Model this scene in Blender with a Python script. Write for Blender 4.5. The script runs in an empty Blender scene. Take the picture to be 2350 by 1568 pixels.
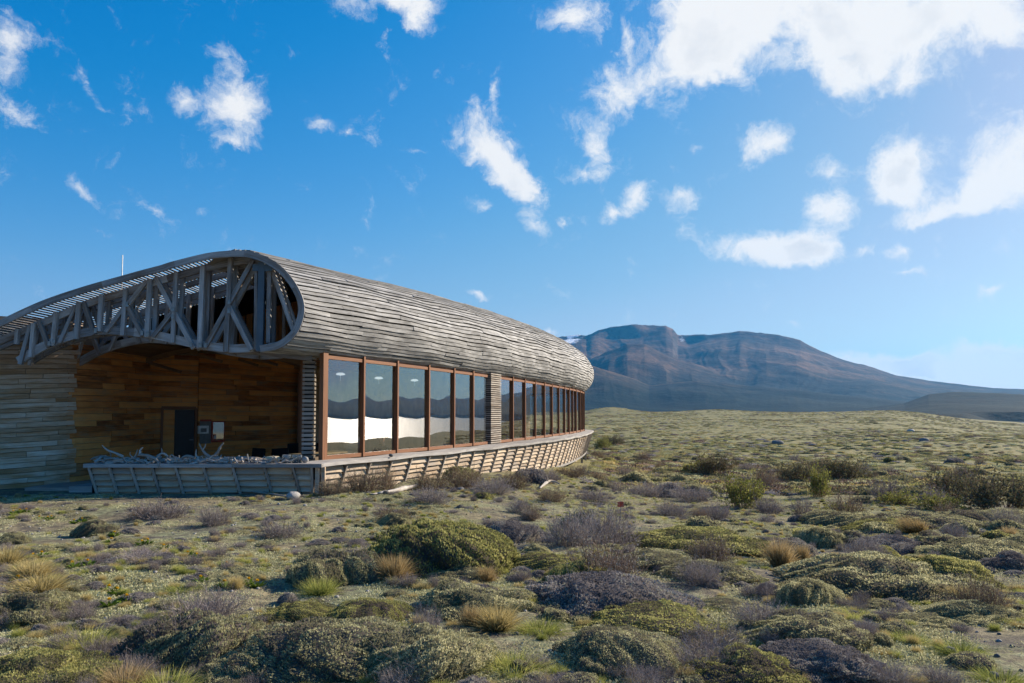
import bpy, math, random
import numpy as np
from mathutils import Vector, Matrix

random.seed(7)
RNG = np.random.default_rng(11)
scene = bpy.context.scene
COL = scene.collection

# ------------------------------------------------------------------ camera
EYE = 1.7
TILT = math.radians(3.05)
FPX, CX, CY, HZ = 1750.0, 1175.0, 857.0, 950.0      # survey grid 2350 x 1568, horizon row HZ
cam_data = bpy.data.cameras.new('camera')
cam_data.lens = 36.0 * FPX / 2350.0
cam_data.sensor_width = 36.0
cam_data.shift_y = (CY - 784.0) / 2350.0
cam_data.clip_start = 0.05
cam_data.clip_end = 40000
cam = bpy.data.objects.new('camera', cam_data)
COL.objects.link(cam)
cam.location = (0, 0, EYE)
cam.rotation_euler = (math.radians(90) + TILT, 0, 0)
scene.camera = cam

def ray(x, y):
    xc = (x - CX) / FPX
    yc = -(y - CY) / FPX
    c, s = math.cos(TILT), math.sin(TILT)
    return (xc, c - yc * s, s + yc * c)

def at(x, y, Y):
    r = ray(x, y)
    k = Y / r[1]
    return Vector((r[0] * k, Y, EYE + r[2] * k))

# ------------------------------------------------------------------ light and exposure
SUN_AZ, SUN_EL = math.radians(57), math.radians(26)
sun_data = bpy.data.lights.new('sun', 'SUN')
sun_data.energy = 5.0
sun_data.angle = math.radians(0.53)
sun_data.color = (1.0, 0.87, 0.70)
sun = bpy.data.objects.new('sun', sun_data)
COL.objects.link(sun)
to_sun = Vector((math.sin(SUN_AZ) * math.cos(SUN_EL), math.cos(SUN_AZ) * math.cos(SUN_EL), math.sin(SUN_EL)))
sun.rotation_euler = to_sun.to_track_quat('Z', 'Y').to_euler()
sun.location = (60, 20, 60)

scene.view_settings.view_transform = 'Standard'
scene.view_settings.look = 'None'
scene.view_settings.gamma = 1.0
scene.view_settings.use_curve_mapping = False
scene.view_settings.exposure = 0.95
scene.cycles.use_denoising = True
try:
    scene.cycles.denoiser = 'OPENIMAGEDENOISE'
    scene.cycles.denoising_prefilter = 'ACCURATE'
except Exception:
    pass
scene.cycles.max_bounces = 6
scene.cycles.diffuse_bounces = 4
scene.cycles.glossy_bounces = 3
scene.cycles.transparent_max_bounces = 12
scene.cycles.volume_bounces = 0
scene.cycles.sample_clamp_indirect = 6.0
scene.cycles.caustics_reflective = False
scene.cycles.caustics_refractive = False

# ------------------------------------------------------------------ sky with clouds
world = bpy.data.worlds.new('World')
scene.world = world
world.use_nodes = True
world.cycles.sampling_method = 'MANUAL'
world.cycles.sample_map_resolution = 256
wn, wl = world.node_tree.nodes, world.node_tree.links
wn.clear()

def N(nt, typ, **kw):
    n = nt.nodes.new(typ)
    for k, v in kw.items():
        setattr(n, k, v)
    return n

def cloud_world():
    nt = world.node_tree
    out = N(nt, 'ShaderNodeOutputWorld')
    sky = N(nt, 'ShaderNodeTexSky', sky_type='NISHITA', sun_disc=False)
    sky.sun_elevation = SUN_EL
    sky.sun_rotation = SUN_AZ
    sky.altitude = 100
    sky.air_density = 1.0
    sky.dust_density = 0.6
    sky.ozone_density = 3.2
    # the photograph's grade: deeper blue overhead, soft white towards the sun
    k0 = N(nt, 'ShaderNodeVectorMath', operation='SCALE')
    k0.inputs['Scale'].default_value = 0.125
    hs = N(nt, 'ShaderNodeHueSaturation')
    hs.inputs['Saturation'].default_value = 1.22
    hs.inputs['Hue'].default_value = 0.497
    wl.new(sky.outputs[0], hs.inputs['Color'])
    wl.new(hs.outputs[0], k0.inputs[0])
    cv = N(nt, 'ShaderNodeRGBCurve')
    for ci, pts in enumerate((((0, 0), (.067, .004), (.091, .032), (.136, .095), (.216, .21), (.305, .305), (.413, .415), (.56, .51), (1, .68)),
                              ((0, 0), (.195, .21), (.31, .33), (.40, .415), (.58, .535), (.79, .65), (1, .76)),
                              ((0, 0), (.2, .38), (.413, .575), (.6, .70), (.75, .735), (.9, .78), (1, .82)))):
        c = cv.mapping.curves[ci]
        while len(c.points) < len(pts):
            c.points.new(0.5, 0.5)
        for p, q in zip(c.points, pts):
            p.location = q
    cv.mapping.update()
    wl.new(k0.outputs[0], cv.inputs['Color'])
    k2 = N(nt, 'ShaderNodeVectorMath', operation='SCALE')
    k2.inputs['Scale'].default_value = 8.0
    wl.new(cv.outputs[0], k2.inputs[0])
    bg = N(nt, 'ShaderNodeBackground')
    bg.inputs['Strength'].default_value = 0.0655
    wl.new(k2.outputs[0], bg.inputs['Color'])
    tc = N(nt, 'ShaderNodeTexCoord')
    # warped direction gives the clouds ragged edges
    w1 = N(nt, 'ShaderNodeTexNoise')
    w1.inputs['Scale'].default_value = 7.0
    w1.inputs['Detail'].default_value = 7.0
    w1.inputs['Roughness'].default_value = 0.62
    wl.new(tc.outputs['Generated'], w1.inputs['Vector'])
    sub = N(nt, 'ShaderNodeVectorMath', operation='SUBTRACT')
    sub.inputs[1].default_value = (0.5, 0.5, 0.5)
    wl.new(w1.outputs['Color'], sub.inputs[0])
    warp = N(nt, 'ShaderNodeVectorMath', operation='MULTIPLY_ADD')
    warp.inputs[1].default_value = (0.085, 0.085, 0.085)
    wl.new(sub.outputs[0], warp.inputs[0])
    wl.new(tc.outputs['Generated'], warp.inputs[2])
    acc = None
    for (x, y, rx, ry, rot, st) in CLOUDS:
        d = Vector(ray(x, y)).normalized()
        a = d.cross(Vector((0, 0, 1))).normalized()
        b = a.cross(d).normalized()
        t = math.radians(-rot)
        a2 = a * math.cos(t) + b * math.sin(t)
        b2 = -a * math.sin(t) + b * math.cos(t)
        m = Matrix((a2, b2, d)).transposed()
        k = 1.0 / math.sqrt(1 + ((x - CX) / FPX) ** 2 + ((y - CY) / FPX) ** 2) / FPX
        mp = N(nt, 'ShaderNodeMapping', vector_type='TEXTURE')
        mp.inputs['Location'].default_value = d
        mp.inputs['Rotation'].default_value = m.to_euler('XYZ')
        mp.inputs['Scale'].default_value = (rx * k * 1.22, ry * k * 1.22, 1.0)
        wl.new(warp.outputs[0], mp.inputs['Vector'])
        g = N(nt, 'ShaderNodeTexGradient', gradient_type='SPHERICAL')
        wl.new(mp.outputs[0], g.inputs['Vector'])
        ma = N(nt, 'ShaderNodeMath', operation='MULTIPLY_ADD')
        ma.inputs[1].default_value = st
        ma.inputs[2].default_value = 0.0
        wl.new(g.outputs['Fac'], ma.inputs[0])
        if acc is not None:
            wl.new(acc, ma.inputs[2])
        acc = ma.outputs[0]
    mn = N(nt, 'ShaderNodeMath', operation='MINIMUM')
    mn.inputs[1].default_value = 1.0
    wl.new(acc, mn.inputs[0])
    # stretched detail noise
    n2 = N(nt, 'ShaderNodeTexNoise')
    n2.inputs['Scale'].default_value = 21.0
    n2.inputs['Detail'].default_value = 10.0
    n2.inputs['Roughness'].default_value = 0.70
    n2.inputs['Distortion'].default_value = 0.35
    wl.new(warp.outputs[0], n2.inputs['Vector'])
    k1 = N(nt, 'ShaderNodeMath', operation='MULTIPLY_ADD')
    k1.inputs[1].default_value = 2.9
    k1.inputs[2].default_value = -1.50
    wl.new(n2.outputs['Fac'], k1.inputs[0])
    s1 = N(nt, 'ShaderNodeMath', operation='MULTIPLY_ADD')
    s1.inputs[1].default_value = 1.55
    wl.new(mn.outputs[0], s1.inputs[0])
    wl.new(k1.outputs[0], s1.inputs[2])
    mr = N(nt, 'ShaderNodeMapRange', interpolation_type='SMOOTHSTEP')
    mr.inputs['From Min'].default_value = 0.12
    mr.inputs['From Max'].default_value = 1.35
    wl.new(s1.outputs[0], mr.inputs['Value'])
    # inner grey of the thick parts
    n3 = N(nt, 'ShaderNodeTexNoise')
    n3.inputs['Scale'].default_value = 13.0
    n3.inputs['Detail'].default_value = 5.0
    wl.new(warp.outputs[0], n3.inputs['Vector'])
    g2 = N(nt, 'ShaderNodeMath', operation='MULTIPLY')
    wl.new(n3.outputs['Fac'], g2.inputs[0])
    wl.new(mn.outputs[0], g2.inputs[1])
    cr = N(nt, 'ShaderNodeValToRGB')
    cr.color_ramp.elements[0].position = 0.52
    cr.color_ramp.elements[0].color = (1.0, 1.0, 1.0, 1)
    cr.color_ramp.elements[1].position = 0.88
    cr.color_ramp.elements[1].color = (0.64, 0.69, 0.77, 1)
    wl.new(g2.outputs[0], cr.inputs['Fac'])
    bc = N(nt, 'ShaderNodeBackground')
    bc.inputs['Strength'].default_value = 0.485
    wl.new(cr.outputs[0], bc.inputs['Color'])
    mx = N(nt, 'ShaderNodeMixShader')
    wl.new(mr.outputs[0], mx.inputs['Fac'])
    wl.new(bg.outputs[0], mx.inputs[1])
    wl.new(bc.outputs[0], mx.inputs[2])
    wl.new(mx.outputs[0], out.inputs['Surface'])

# bearing of each cloud on the survey grid: x, y, half width, half height, tilt, density
CLOUDS = [
    (1860, 45, 300, 95, 6, .85), (2130, 65, 230, 95, -6, .85), (1660, 40, 130, 80, 0, .8), (1530, 130, 110, 60, -38, .8),
    (1420, 205, 85, 42, -35, .7), (1960, 160, 80, 75, -20, .8), (2290, 30, 110, 50, 5, .8), (2085, 195, 40, 25, 0, .5),
    (1120, 345, 105, 46, 48, .95), (1185, 430, 80, 42, 40, .9), (1210, 520, 55, 22, 50, .6), (1278, 520, 24, 18, 20, .6),
    (1370, 330, 75, 32, 40, .8), (1340, 395, 62, 24, -5, .65), (1475, 462, 52, 44, 40, .9), (1412, 505, 42, 18, 5, .7),
    (1567, 467, 45, 24, 0, .75), (1755, 330, 72, 46, 0, .9), (1605, 345, 16, 14, 0, .5), (1740, 565, 160, 46, 4, 1.0),
    (1860, 580, 110, 40, 4, .9), (1905, 480, 75, 42, -30, .85), (1925, 390, 52, 26, 0, .65), (2090, 375, 95, 50, -18, 1.0),
    (2050, 430, 60, 32, 0, .7), (2240, 450, 150, 52, 4, .95), (2320, 380, 80, 95, 0, 1.0), (2160, 490, 110, 24, 0, .7),
    (2085, 575, 42, 26, 20, .6), (2090, 632, 52, 12, 8, .65), (2292, 672, 36, 11, -15, .65), (1990, 565, 30, 18, 0, .5),
    (552, 240, 80, 66, 25, 1.05), (428, 228, 38, 34, -20, .62), (505, 125, 52, 26, 0, .48), (540, 330, 60, 18, 0, .45),
    (0, 90, 42, 110, 0, .55), (175, 165, 100, 17, 48, .52), (20, 265, 80, 32, 25, .5), (205, 430, 50, 15, 32, .58),
    (365, 450, 62, 20, 28, .55), (470, 475, 22, 12, 0, .45), (915, 5, 130, 30, 0, .85), (905, 70, 36, 12, 48, .5),
    (1325, 30, 75, 42, 0, .85), (1165, 232, 18, 46, 0, .5), (738, 265, 30, 17, 40, .45), (790, 296, 20, 14, 0, .45),
    (950, 350, 45, 11, 0, .42), (1088, 692, 32, 11, 10, .6), (1262, 760, 36, 11, 0, .6), (1095, 485, 40, 14, 20, .4),
    (2080, 842, 170, 30, 6, 1.3), (2230, 840, 140, 60, 0, 1.6), (2345, 838, 120, 66, 0, 1.6), (1945, 815, 90, 24, 14, 1.0),
    (1830, 742, 26, 10, 0, .45), (60, 60, 60, 30, 40, .42), (1430, 60, 16, 40, 0, .42),
    # beyond the frame the same broken cumulus goes on
    (2700, 120, 260, 120, 10, 1.0), (2650, 480, 190, 70, -8, .9), (3000, 330, 300, 110, 12, 1.0), (3300, 620, 320, 110, 0, 1.0),
    (2800, 760, 240, 50, 0, .9), (3700, 380, 420, 170, -10, 1.0), (4100, 720, 420, 90, 0, .9), (5200, 500, 600, 260, 10, 1.0),
    (5600, 780, 900, 120, 0, .9), (1700, -320, 330, 150, 0, .9), (600, -420, 200, 120, 20, .8), (-500, 120, 260, 100, 20, .7),
    (-900, 560, 280, 90, 0, .7), (-2000, 300, 600, 260, 0, .8), (2400, -500, 420, 160, 0, .9),
]
cloud_world()

# ------------------------------------------------------------------ small numeric noise (for terrain shapes)
def _hash(ix, iy, seed):
    h = (ix.astype(np.int64) * 374761393 + iy.astype(np.int64) * 668265263 + seed * 1442695041) & 0xFFFFFFFF
    h = ((h ^ (h >> 13)) * 1274126177) & 0xFFFFFFFF
    return ((h ^ (h >> 16)) & 0xFFFFFF) / float(0xFFFFFF)

def vnoise(x, y, seed=0):
    x = np.asarray(x, float); y = np.asarray(y, float)
    ix, iy = np.floor(x), np.floor(y)
    fx, fy = x - ix, y - iy
    fx = fx * fx * fx * (fx * (fx * 6 - 15) + 10); fy = fy * fy * fy * (fy * (fy * 6 - 15) + 10)
    a = _hash(ix, iy, seed); b = _hash(ix + 1, iy, seed)
    c = _hash(ix, iy + 1, seed); d = _hash(ix + 1, iy + 1, seed)
    return (a * (1 - fx) + b * fx) * (1 - fy) + (c * (1 - fx) + d * fx) * fy

def fbm(x, y, octv=4, seed=0, gain=0.5):
    s, amp, tot = 0.0, 1.0, 0.0
    x = np.asarray(x, float); y = np.asarray(y, float)
    for o in range(octv):
        s = s + amp * (vnoise(x, y, seed + o * 17) - 0.5)
        tot += amp
        x, y, amp = x * 2.03 + 5.1, y * 2.03 - 3.7, amp * gain
    return s / tot * 2.0

def sstep(a, b, v):
    t = np.clip((v - a) / (b - a), 0, 1)
    return t * t * (3 - 2 * t)

# ------------------------------------------------------------------ material helpers
MATS = {}
def newmat(name, rough=0.8, spec=0.3):
    m = bpy.data.materials.new(name)
    m.use_nodes = True
    nt = m.node_tree
    b = nt.nodes['Principled BSDF']
    b.inputs['Roughness'].default_value = rough
    b.inputs['Specular IOR Level'].default_value = spec
    MATS[name] = m
    return m, nt, b

def ramp(nt, fac, stops):
    r = N(nt, 'ShaderNodeValToRGB')
    e = r.color_ramp.elements
    while len(e) < len(stops):
        e.new(0.5)
    for el, (p, c) in zip(e, stops):
        el.position = p
        el.color = (c[0], c[1], c[2], 1)
    nt.links.new(fac, r.inputs['Fac'])
    return r.outputs['Color']

def noise(nt, vec, scale, detail=4, rough=0.55, w=None, dist=0.0):
    n = N(nt, 'ShaderNodeTexNoise')
    if w is not None:
        n.noise_dimensions = '4D'
        nt.links.new(w, n.inputs['W'])
    n.inputs['Scale'].default_value = scale
    n.inputs['Detail'].default_value = detail
    n.inputs['Roughness'].default_value = rough
    n.inputs['Distortion'].default_value = dist
    nt.links.new(vec, n.inputs['Vector'])
    return n.outputs['Fac']

def mixc(nt, fac, a, b, mode='MIX'):
    m = N(nt, 'ShaderNodeMix', data_type='RGBA', blend_type=mode)
    for sock, v in ((m.inputs[0], fac), (m.inputs[6], a), (m.inputs[7], b)):
        if isinstance(v, (int, float)):
            sock.default_value = v
        elif isinstance(v, tuple):
            sock.default_value = (v[0], v[1], v[2], 1)
        else:
            nt.links.new(v, sock)
    return m.outputs[2]

def math_n(nt, op, a, b=0.0, c=0.0):
    m = N(nt, 'ShaderNodeMath', operation=op)
    for i, v in enumerate((a, b, c)):
        if isinstance(v, (int, float)):
            m.inputs[i].default_value = v
        else:
            nt.links.new(v, m.inputs[i])
    return m.outputs[0]

def bump(nt, bsdf, height, strength=0.4, dist=0.01):
    b = N(nt, 'ShaderNodeBump')
    b.inputs['Strength'].default_value = strength
    b.inputs['Distance'].default_value = dist
    nt.links.new(height, b.inputs['Height'])
    nt.links.new(b.outputs[0], bsdf.inputs['Normal'])

def wood(name, dark, mid, light, streak=0.5, stain=None, stain_amt=0.5, rough=0.8, var=0.5):
    """weathered timber: grain runs along u of the UV map; every board differs by its object random"""
    m, nt, b = newmat(name, rough, 0.2)
    uv = N(nt, 'ShaderNodeUVMap')
    oi = N(nt, 'ShaderNodeObjectInfo')
    rnd = oi.outputs['Random']
    w = math_n(nt, 'MULTIPLY', rnd, 71.0)
    mp = N(nt, 'ShaderNodeMapping')
    mp.inputs['Scale'].default_value = (1.3, 38.0, 1.0)
    nt.links.new(uv.outputs[0], mp.inputs['Vector'])
    grain = noise(nt, mp.outputs[0], 1.0, 5, 0.6, w)
    mp2 = N(nt, 'ShaderNodeMapping')
    mp2.inputs['Scale'].default_value = (0.8, 5.0, 1.0)
    nt.links.new(uv.outputs[0], mp2.inputs['Vector'])
    blot = noise(nt, mp2.outputs[0], 1.7, 4, 0.65, w)
    v = math_n(nt, 'MULTIPLY_ADD', grain, streak, 0.0)
    v = math_n(nt, 'MULTIPLY_ADD', blot, 1.0 - streak, v)
    v = math_n(nt, 'MULTIPLY_ADD', math_n(nt, 'SUBTRACT', rnd, 0.5), var * 0.5, v)
    col = ramp(nt, v, [(0.28, dark), (0.50, mid), (0.70, light)])
    if stain:
        sn = noise(nt, mp2.outputs[0], 0.9, 5, 0.7, math_n(nt, 'ADD', w, 9.0))
        sf = N(nt, 'ShaderNodeMapRange')
        sf.inputs['From Min'].default_value = 0.55 - stain_amt * 0.25
        sf.inputs['From Max'].default_value = 0.72
        nt.links.new(sn, sf.inputs['Value'])
        col = mixc(nt, sf.outputs[0], col, stain)
    nt.links.new(col, b.inputs['Base Color'])
    bump(nt, b, grain, 0.5, 0.004)
    return m

def plain(name, col, rough=0.7, spec=0.3, metal=0.0, nscale=6.0, amt=0.25):
    m, nt, b = newmat(name, rough, spec)
    b.inputs['Metallic'].default_value = metal
    tc = N(nt, 'ShaderNodeTexCoord')
    n = noise(nt, tc.outputs['Object'], nscale, 5, 0.6)
    d = tuple(c * (1 - amt) for c in col)
    l = tuple(min(1, c * (1 + amt)) for c in col)
    nt.links.new(ramp(nt, n, [(0.3, d), (0.7, l)]), b.inputs['Base Color'])
    bump(nt, b, n, 0.15, 0.01)
    return m

def leafmat(name, stops, trans=0.42, var=0.25, rough=0.75):
    """foliage: per-leaf tone attribute through a ramp, shifted by the object's random"""
    m = bpy.data.materials.new(name)
    m.use_nodes = True
    nt = m.node_tree
    nt.nodes.clear()
    out = N(nt, 'ShaderNodeOutputMaterial')
    at_ = N(nt, 'ShaderNodeAttribute', attribute_name='tone')
    oi = N(nt, 'ShaderNodeObjectInfo')
    v = math_n(nt, 'MULTIPLY_ADD', math_n(nt, 'SUBTRACT', oi.outputs['Random'], 0.5), var, at_.outputs['Fac'])
    col = ramp(nt, v, stops)
    d = N(nt, 'ShaderNodeBsdfDiffuse')
    t = N(nt, 'ShaderNodeBsdfTranslucent')
    nt.links.new(col, d.inputs['Color'])
    nt.links.new(col, t.inputs['Color'])
    mx = N(nt, 'ShaderNodeMixShader')
    mx.inputs['Fac'].default_value = trans
    nt.links.new(d.outputs[0], mx.inputs[1])
    nt.links.new(t.outputs[0], mx.inputs[2])
    nt.links.new(mx.outputs[0], out.inputs['Surface'])
    MATS[name] = m
    return m

# timber
wood('grey_roof_board', (0.10, 0.099, 0.098), (0.37, 0.367, 0.36), (0.62, 0.61, 0.60), 0.5, (0.085, 0.083, 0.082), 0.7, 0.8, 0.2)
wood('grey_truss_timber', (0.12, 0.118, 0.12), (0.33, 0.325, 0.325), (0.52, 0.51, 0.505), 0.55, (0.16, 0.10, 0.06), 0.35)
wood('tan_louver_board', (0.19, 0.13, 0.08), (0.47, 0.35, 0.235), (0.66, 0.54, 0.40), 0.5, (0.30, 0.28, 0.26), 0.5, 0.8, 0.5)
wood('brown_wall_plank', (0.20, 0.070, 0.020), (0.62, 0.245, 0.068), (0.78, 0.38, 0.12), 0.45, (0.30, 0.25, 0.16), 0.15, 0.75, 0.75)
wood('bleached_wall_plank', (0.26, 0.18, 0.11), (0.64, 0.53, 0.40), (0.82, 0.75, 0.63), 0.4, (0.36, 0.18, 0.06), 0.95, 0.8, 0.6)
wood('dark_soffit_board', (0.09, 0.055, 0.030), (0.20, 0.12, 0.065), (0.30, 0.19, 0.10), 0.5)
wood('orange_frame_wood', (0.13, 0.055, 0.028), (0.22, 0.098, 0.048), (0.28, 0.13, 0.066), 0.6, None, 0, 0.5, 0.15)
wood('ledge_wood', (0.20, 0.19, 0.18), (0.36, 0.34, 0.32), (0.50, 0.475, 0.45), 0.5, (0.17, 0.16, 0.155), 0.4)
wood('slat_pillar_wood', (0.14, 0.12, 0.10), (0.34, 0.30, 0.26), (0.52, 0.47, 0.41), 0.5, (0.22, 0.15, 0.1), 0.3)
wood('driftwood', (0.15, 0.135, 0.12), (0.34, 0.31, 0.28), (0.56, 0.52, 0.47), 0.55, (0.26, 0.18, 0.12), 0.3)
wood('deck_wood', (0.16, 0.13, 0.11), (0.32, 0.27, 0.23), (0.44, 0.39, 0.34), 0.5)
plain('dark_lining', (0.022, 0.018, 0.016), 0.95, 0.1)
plain('blue_steel', (0.07, 0.10, 0.13), 0.45, 0.4, 0.3, 3.0, 0.15)
plain('bolt_steel', (0.20, 0.21, 0.22), 0.4, 0.5, 0.9)
plain('white_paint', (0.75, 0.75, 0.73), 0.5, 0.3)
plain('black_door', (0.012, 0.012, 0.013), 0.4, 0.4)
plain('black_cushion', (0.018, 0.018, 0.02), 0.9, 0.1)
plain('cream_fabric', (0.55, 0.50, 0.40), 0.9, 0.1)
plain('table_wood', (0.42, 0.30, 0.17), 0.5, 0.3)
plain('interior_wall', (0.34, 0.26, 0.19), 0.8, 0.1, 0, 2.0)
plain('interior_floor', (0.34, 0.26, 0.18), 0.5, 0.3, 0, 1.0)
plain('red_paint', (0.42, 0.06, 0.035), 0.5, 0.3)
plain('grey_board', (0.20, 0.19, 0.18), 0.7, 0.2)
plain('paper', (0.7, 0.69, 0.66), 0.8, 0.2)
plain('skin', (0.46, 0.27, 0.19), 0.6, 0.3, 0, 3, 0.05)
plain('hair', (0.07, 0.035, 0.02), 0.6, 0.3, 0, 30, 0.3)
plain('dark_sweater', (0.035, 0.045, 0.05), 0.9, 0.1)
plain('eye_white', (0.7, 0.7, 0.68), 0.4)
plain('lip', (0.35, 0.11, 0.09), 0.6)
plain('pale_log', (0.50, 0.42, 0.27), 0.9, 0.1, 0, 10, 0.3)
def lamp_mat():
    m, nt, b = newmat('lit_lamp', 0.5, 0.3)
    b.inputs['Base Color'].default_value = (0.8, 0.8, 0.78, 1)
    b.inputs['Emission Color'].default_value = (0.86, 0.95, 1.0, 1)
    b.inputs['Emission Strength'].default_value = 0.4
lamp_mat()
plain('straw_bit', (0.45, 0.33, 0.18), 0.9, 0.1)

def stone_mat(name, a, b_):
    m, nt, b = newmat(name, 0.85, 0.2)
    tc = N(nt, 'ShaderNodeTexCoord')
    n1 = noise(nt, tc.outputs['Object'], 3.0, 6, 0.65)
    n2 = noise(nt, tc.outputs['Object'], 24.0, 4, 0.6)
    v = math_n(nt, 'MULTIPLY_ADD', n2, 0.4, math_n(nt, 'MULTIPLY', n1, 0.6))
    nt.links.new(ramp(nt, v, [(0.35, a), (0.65, b_)]), b.inputs['Base Color'])
    bump(nt, b, v, 0.6, 0.03)
    return m
stone_mat('pale_stone', (0.24, 0.23, 0.22), (0.46, 0.44, 0.42))
stone_mat('dark_stone', (0.07, 0.075, 0.08), (0.20, 0.20, 0.20))

def glass_mat():
    m = bpy.data.materials.new('window_glass')
    m.use_nodes = True
    nt = m.node_tree
    nt.nodes.clear()
    out = N(nt, 'ShaderNodeOutputMaterial')
    tr = N(nt, 'ShaderNodeBsdfTransparent')
    tr.inputs['Color'].default_value = (0.88, 0.88, 0.86, 1)
    gl = N(nt, 'ShaderNodeBsdfGlossy')
    gl.inputs['Roughness'].default_value = 0.0
    gl.inputs['Color'].default_value = (0.97, 0.98, 1.0, 1)
    fr = N(nt, 'ShaderNodeFresnel')
    fr.inputs['IOR'].default_value = 1.95
    k = math_n(nt, 'MULTIPLY_ADD', fr.outputs[0], 1.25, 0.05)
    k = math_n(nt, 'MINIMUM', k, 1.0)
    geo = N(nt, 'ShaderNodeNewGeometry')          # the inner face of the thin pane only lets light through
    k = math_n(nt, 'MULTIPLY', k, math_n(nt, 'SUBTRACT', 1.0, geo.outputs['Backfacing']))
    mx = N(nt, 'ShaderNodeMixShader')
    nt.links.new(k, mx.inputs['Fac'])
    nt.links.new(tr.outputs[0], mx.inputs[1])
    nt.links.new(gl.outputs[0], mx.inputs[2])
    nt.links.new(mx.outputs[0], out.inputs['Surface'])
    # slow ripples of the panes bend the mirrored hills a little
    tc = N(nt, 'ShaderNodeTexCoord')
    n = noise(nt, tc.outputs['Object'], 0.55, 1, 0.4)
    b = N(nt, 'ShaderNodeBump')
    b.inputs['Strength'].default_value = 0.16
    b.inputs['Distance'].default_value = 0.05
    nt.links.new(n, b.inputs['Height'])
    nt.links.new(b.outputs[0], gl.inputs['Normal'])
    MATS['window_glass'] = m
glass_mat()
def mirror_mat():
    m, nt, b = newmat('glazed_notice', 0.03, 0.8)
    b.inputs['Metallic'].default_value = 0.85
    b.inputs['Base Color'].default_value = (0.8, 0.8, 0.8, 1)
mirror_mat()
def jar_mat():
    m, nt, b = newmat('jar_glass', 0.05, 0.5)
    b.inputs['Base Color'].default_value = (0.75, 0.8, 0.8, 1)
    b.inputs['Transmission Weight'].default_value = 0.85
jar_mat()

# foliage
leafmat('cushion_green', [(0.0, (0.122, 0.099, 0.095)), (0.25, (0.166, 0.162, 0.070)), (0.6, (0.344, 0.343, 0.123)), (1.0, (0.599, 0.544, 0.236))])
leafmat('cushion_sage', [(0.0, (0.144, 0.120, 0.115)), (0.3, (0.214, 0.202, 0.122)), (0.65, (0.394, 0.384, 0.215)), (1.0, (0.644, 0.598, 0.368))])
leafmat('cushion_grey', [(0.0, (0.10, 0.092, 0.092)), (0.35, (0.23, 0.205, 0.20)), (0.7, (0.38, 0.345, 0.325)), (1.0, (0.48, 0.46, 0.34))], 0.25)
leafmat('twig_grey', [(0.0, (0.085, 0.071, 0.070)), (0.5, (0.240, 0.202, 0.194)), (1.0, (0.513, 0.451, 0.412))], 0.1)
leafmat('twig_brown', [(0.0, (0.070, 0.053, 0.044)), (0.5, (0.217, 0.155, 0.116)), (1.0, (0.420, 0.310, 0.217))], 0.1)
leafmat('tussock_gold', [(0.0, (0.13, 0.095, 0.045)), (0.4, (0.33, 0.235, 0.105)), (1.0, (0.58, 0.46, 0.26))], 0.35)
leafmat('tussock_straw', [(0.0, (0.162, 0.135, 0.054)), (0.4, (0.405, 0.324, 0.135)), (1.0, (0.702, 0.581, 0.297))], 0.35)
leafmat('grass_green', [(0.0, (0.112, 0.139, 0.034)), (0.5, (0.318, 0.344, 0.094)), (1.0, (0.671, 0.596, 0.205))], 0.4)
leafmat('bush_yellow', [(0.0, (0.07, 0.08, 0.02)), (0.5, (0.20, 0.215, 0.05)), (1.0, (0.36, 0.36, 0.10))], 0.4)
leafmat('bush_dark', [(0.0, (0.06, 0.055, 0.035)), (0.5, (0.15, 0.14, 0.075)), (1.0, (0.26, 0.25, 0.13))], 0.25)
leafmat('mat_silver', [(0.0, (0.214, 0.212, 0.114)), (0.5, (0.478, 0.476, 0.268)), (1.0, (0.780, 0.725, 0.497))], 0.3)
leafmat('plain_cover', [(0.0, (0.144, 0.128, 0.085)), (0.35, (0.264, 0.251, 0.114)), (0.65, (0.408, 0.368, 0.171)), (1.0, (0.600, 0.480, 0.251))], 0.25, 0.0)
leafmat('dandelion_yellow', [(0.0, (0.65, 0.36, 0.01)), (1.0, (0.80, 0.55, 0.03))], 0.3)
leafmat('dandelion_leaf', [(0.0, (0.05, 0.09, 0.015)), (1.0, (0.14, 0.20, 0.03))], 0.3)
leafmat('dry_blossom', [(0.0, (0.338, 0.230, 0.176)), (1.0, (0.702, 0.540, 0.432))], 0.3)

# ------------------------------------------------------------------ object helpers
def tag(o, label=None, category=None, group=None, kind=None):
    for k, v in (('label', label), ('category', category), ('group', group), ('kind', kind)):
        if v:
            o[k] = v
    return o

def empty(name, loc=(0, 0, 0), parent=None):
    o = bpy.data.objects.new(name, None)
    o.empty_display_size = 0.2
    COL.objects.link(o)
    o.location = loc
    if parent:
        o.parent = parent
    return o

def world_loc(o):
    """world position of a chain of unrotated parents"""
    m = Matrix.Identity(4)
    while o is not None:
        m = o.matrix_parent_inverse @ o.matrix_basis @ m if o.parent else o.matrix_basis @ m
        o = o.parent
    return m

def link(name, me, mat, parent=None, loc=None, mw=None):
    o = bpy.data.objects.new(name, me)
    COL.objects.link(o)
    if mat and not me.materials:
        me.materials.append(MATS[mat] if isinstance(mat, str) else mat)
    if mw is None:
        mw = Matrix.Translation(loc if loc is not None else (0, 0, 0))
    if parent is not None:
        o.parent = parent
        o.matrix_parent_inverse = world_loc(parent).inverted()
    o.matrix_basis = mw
    return o

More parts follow.
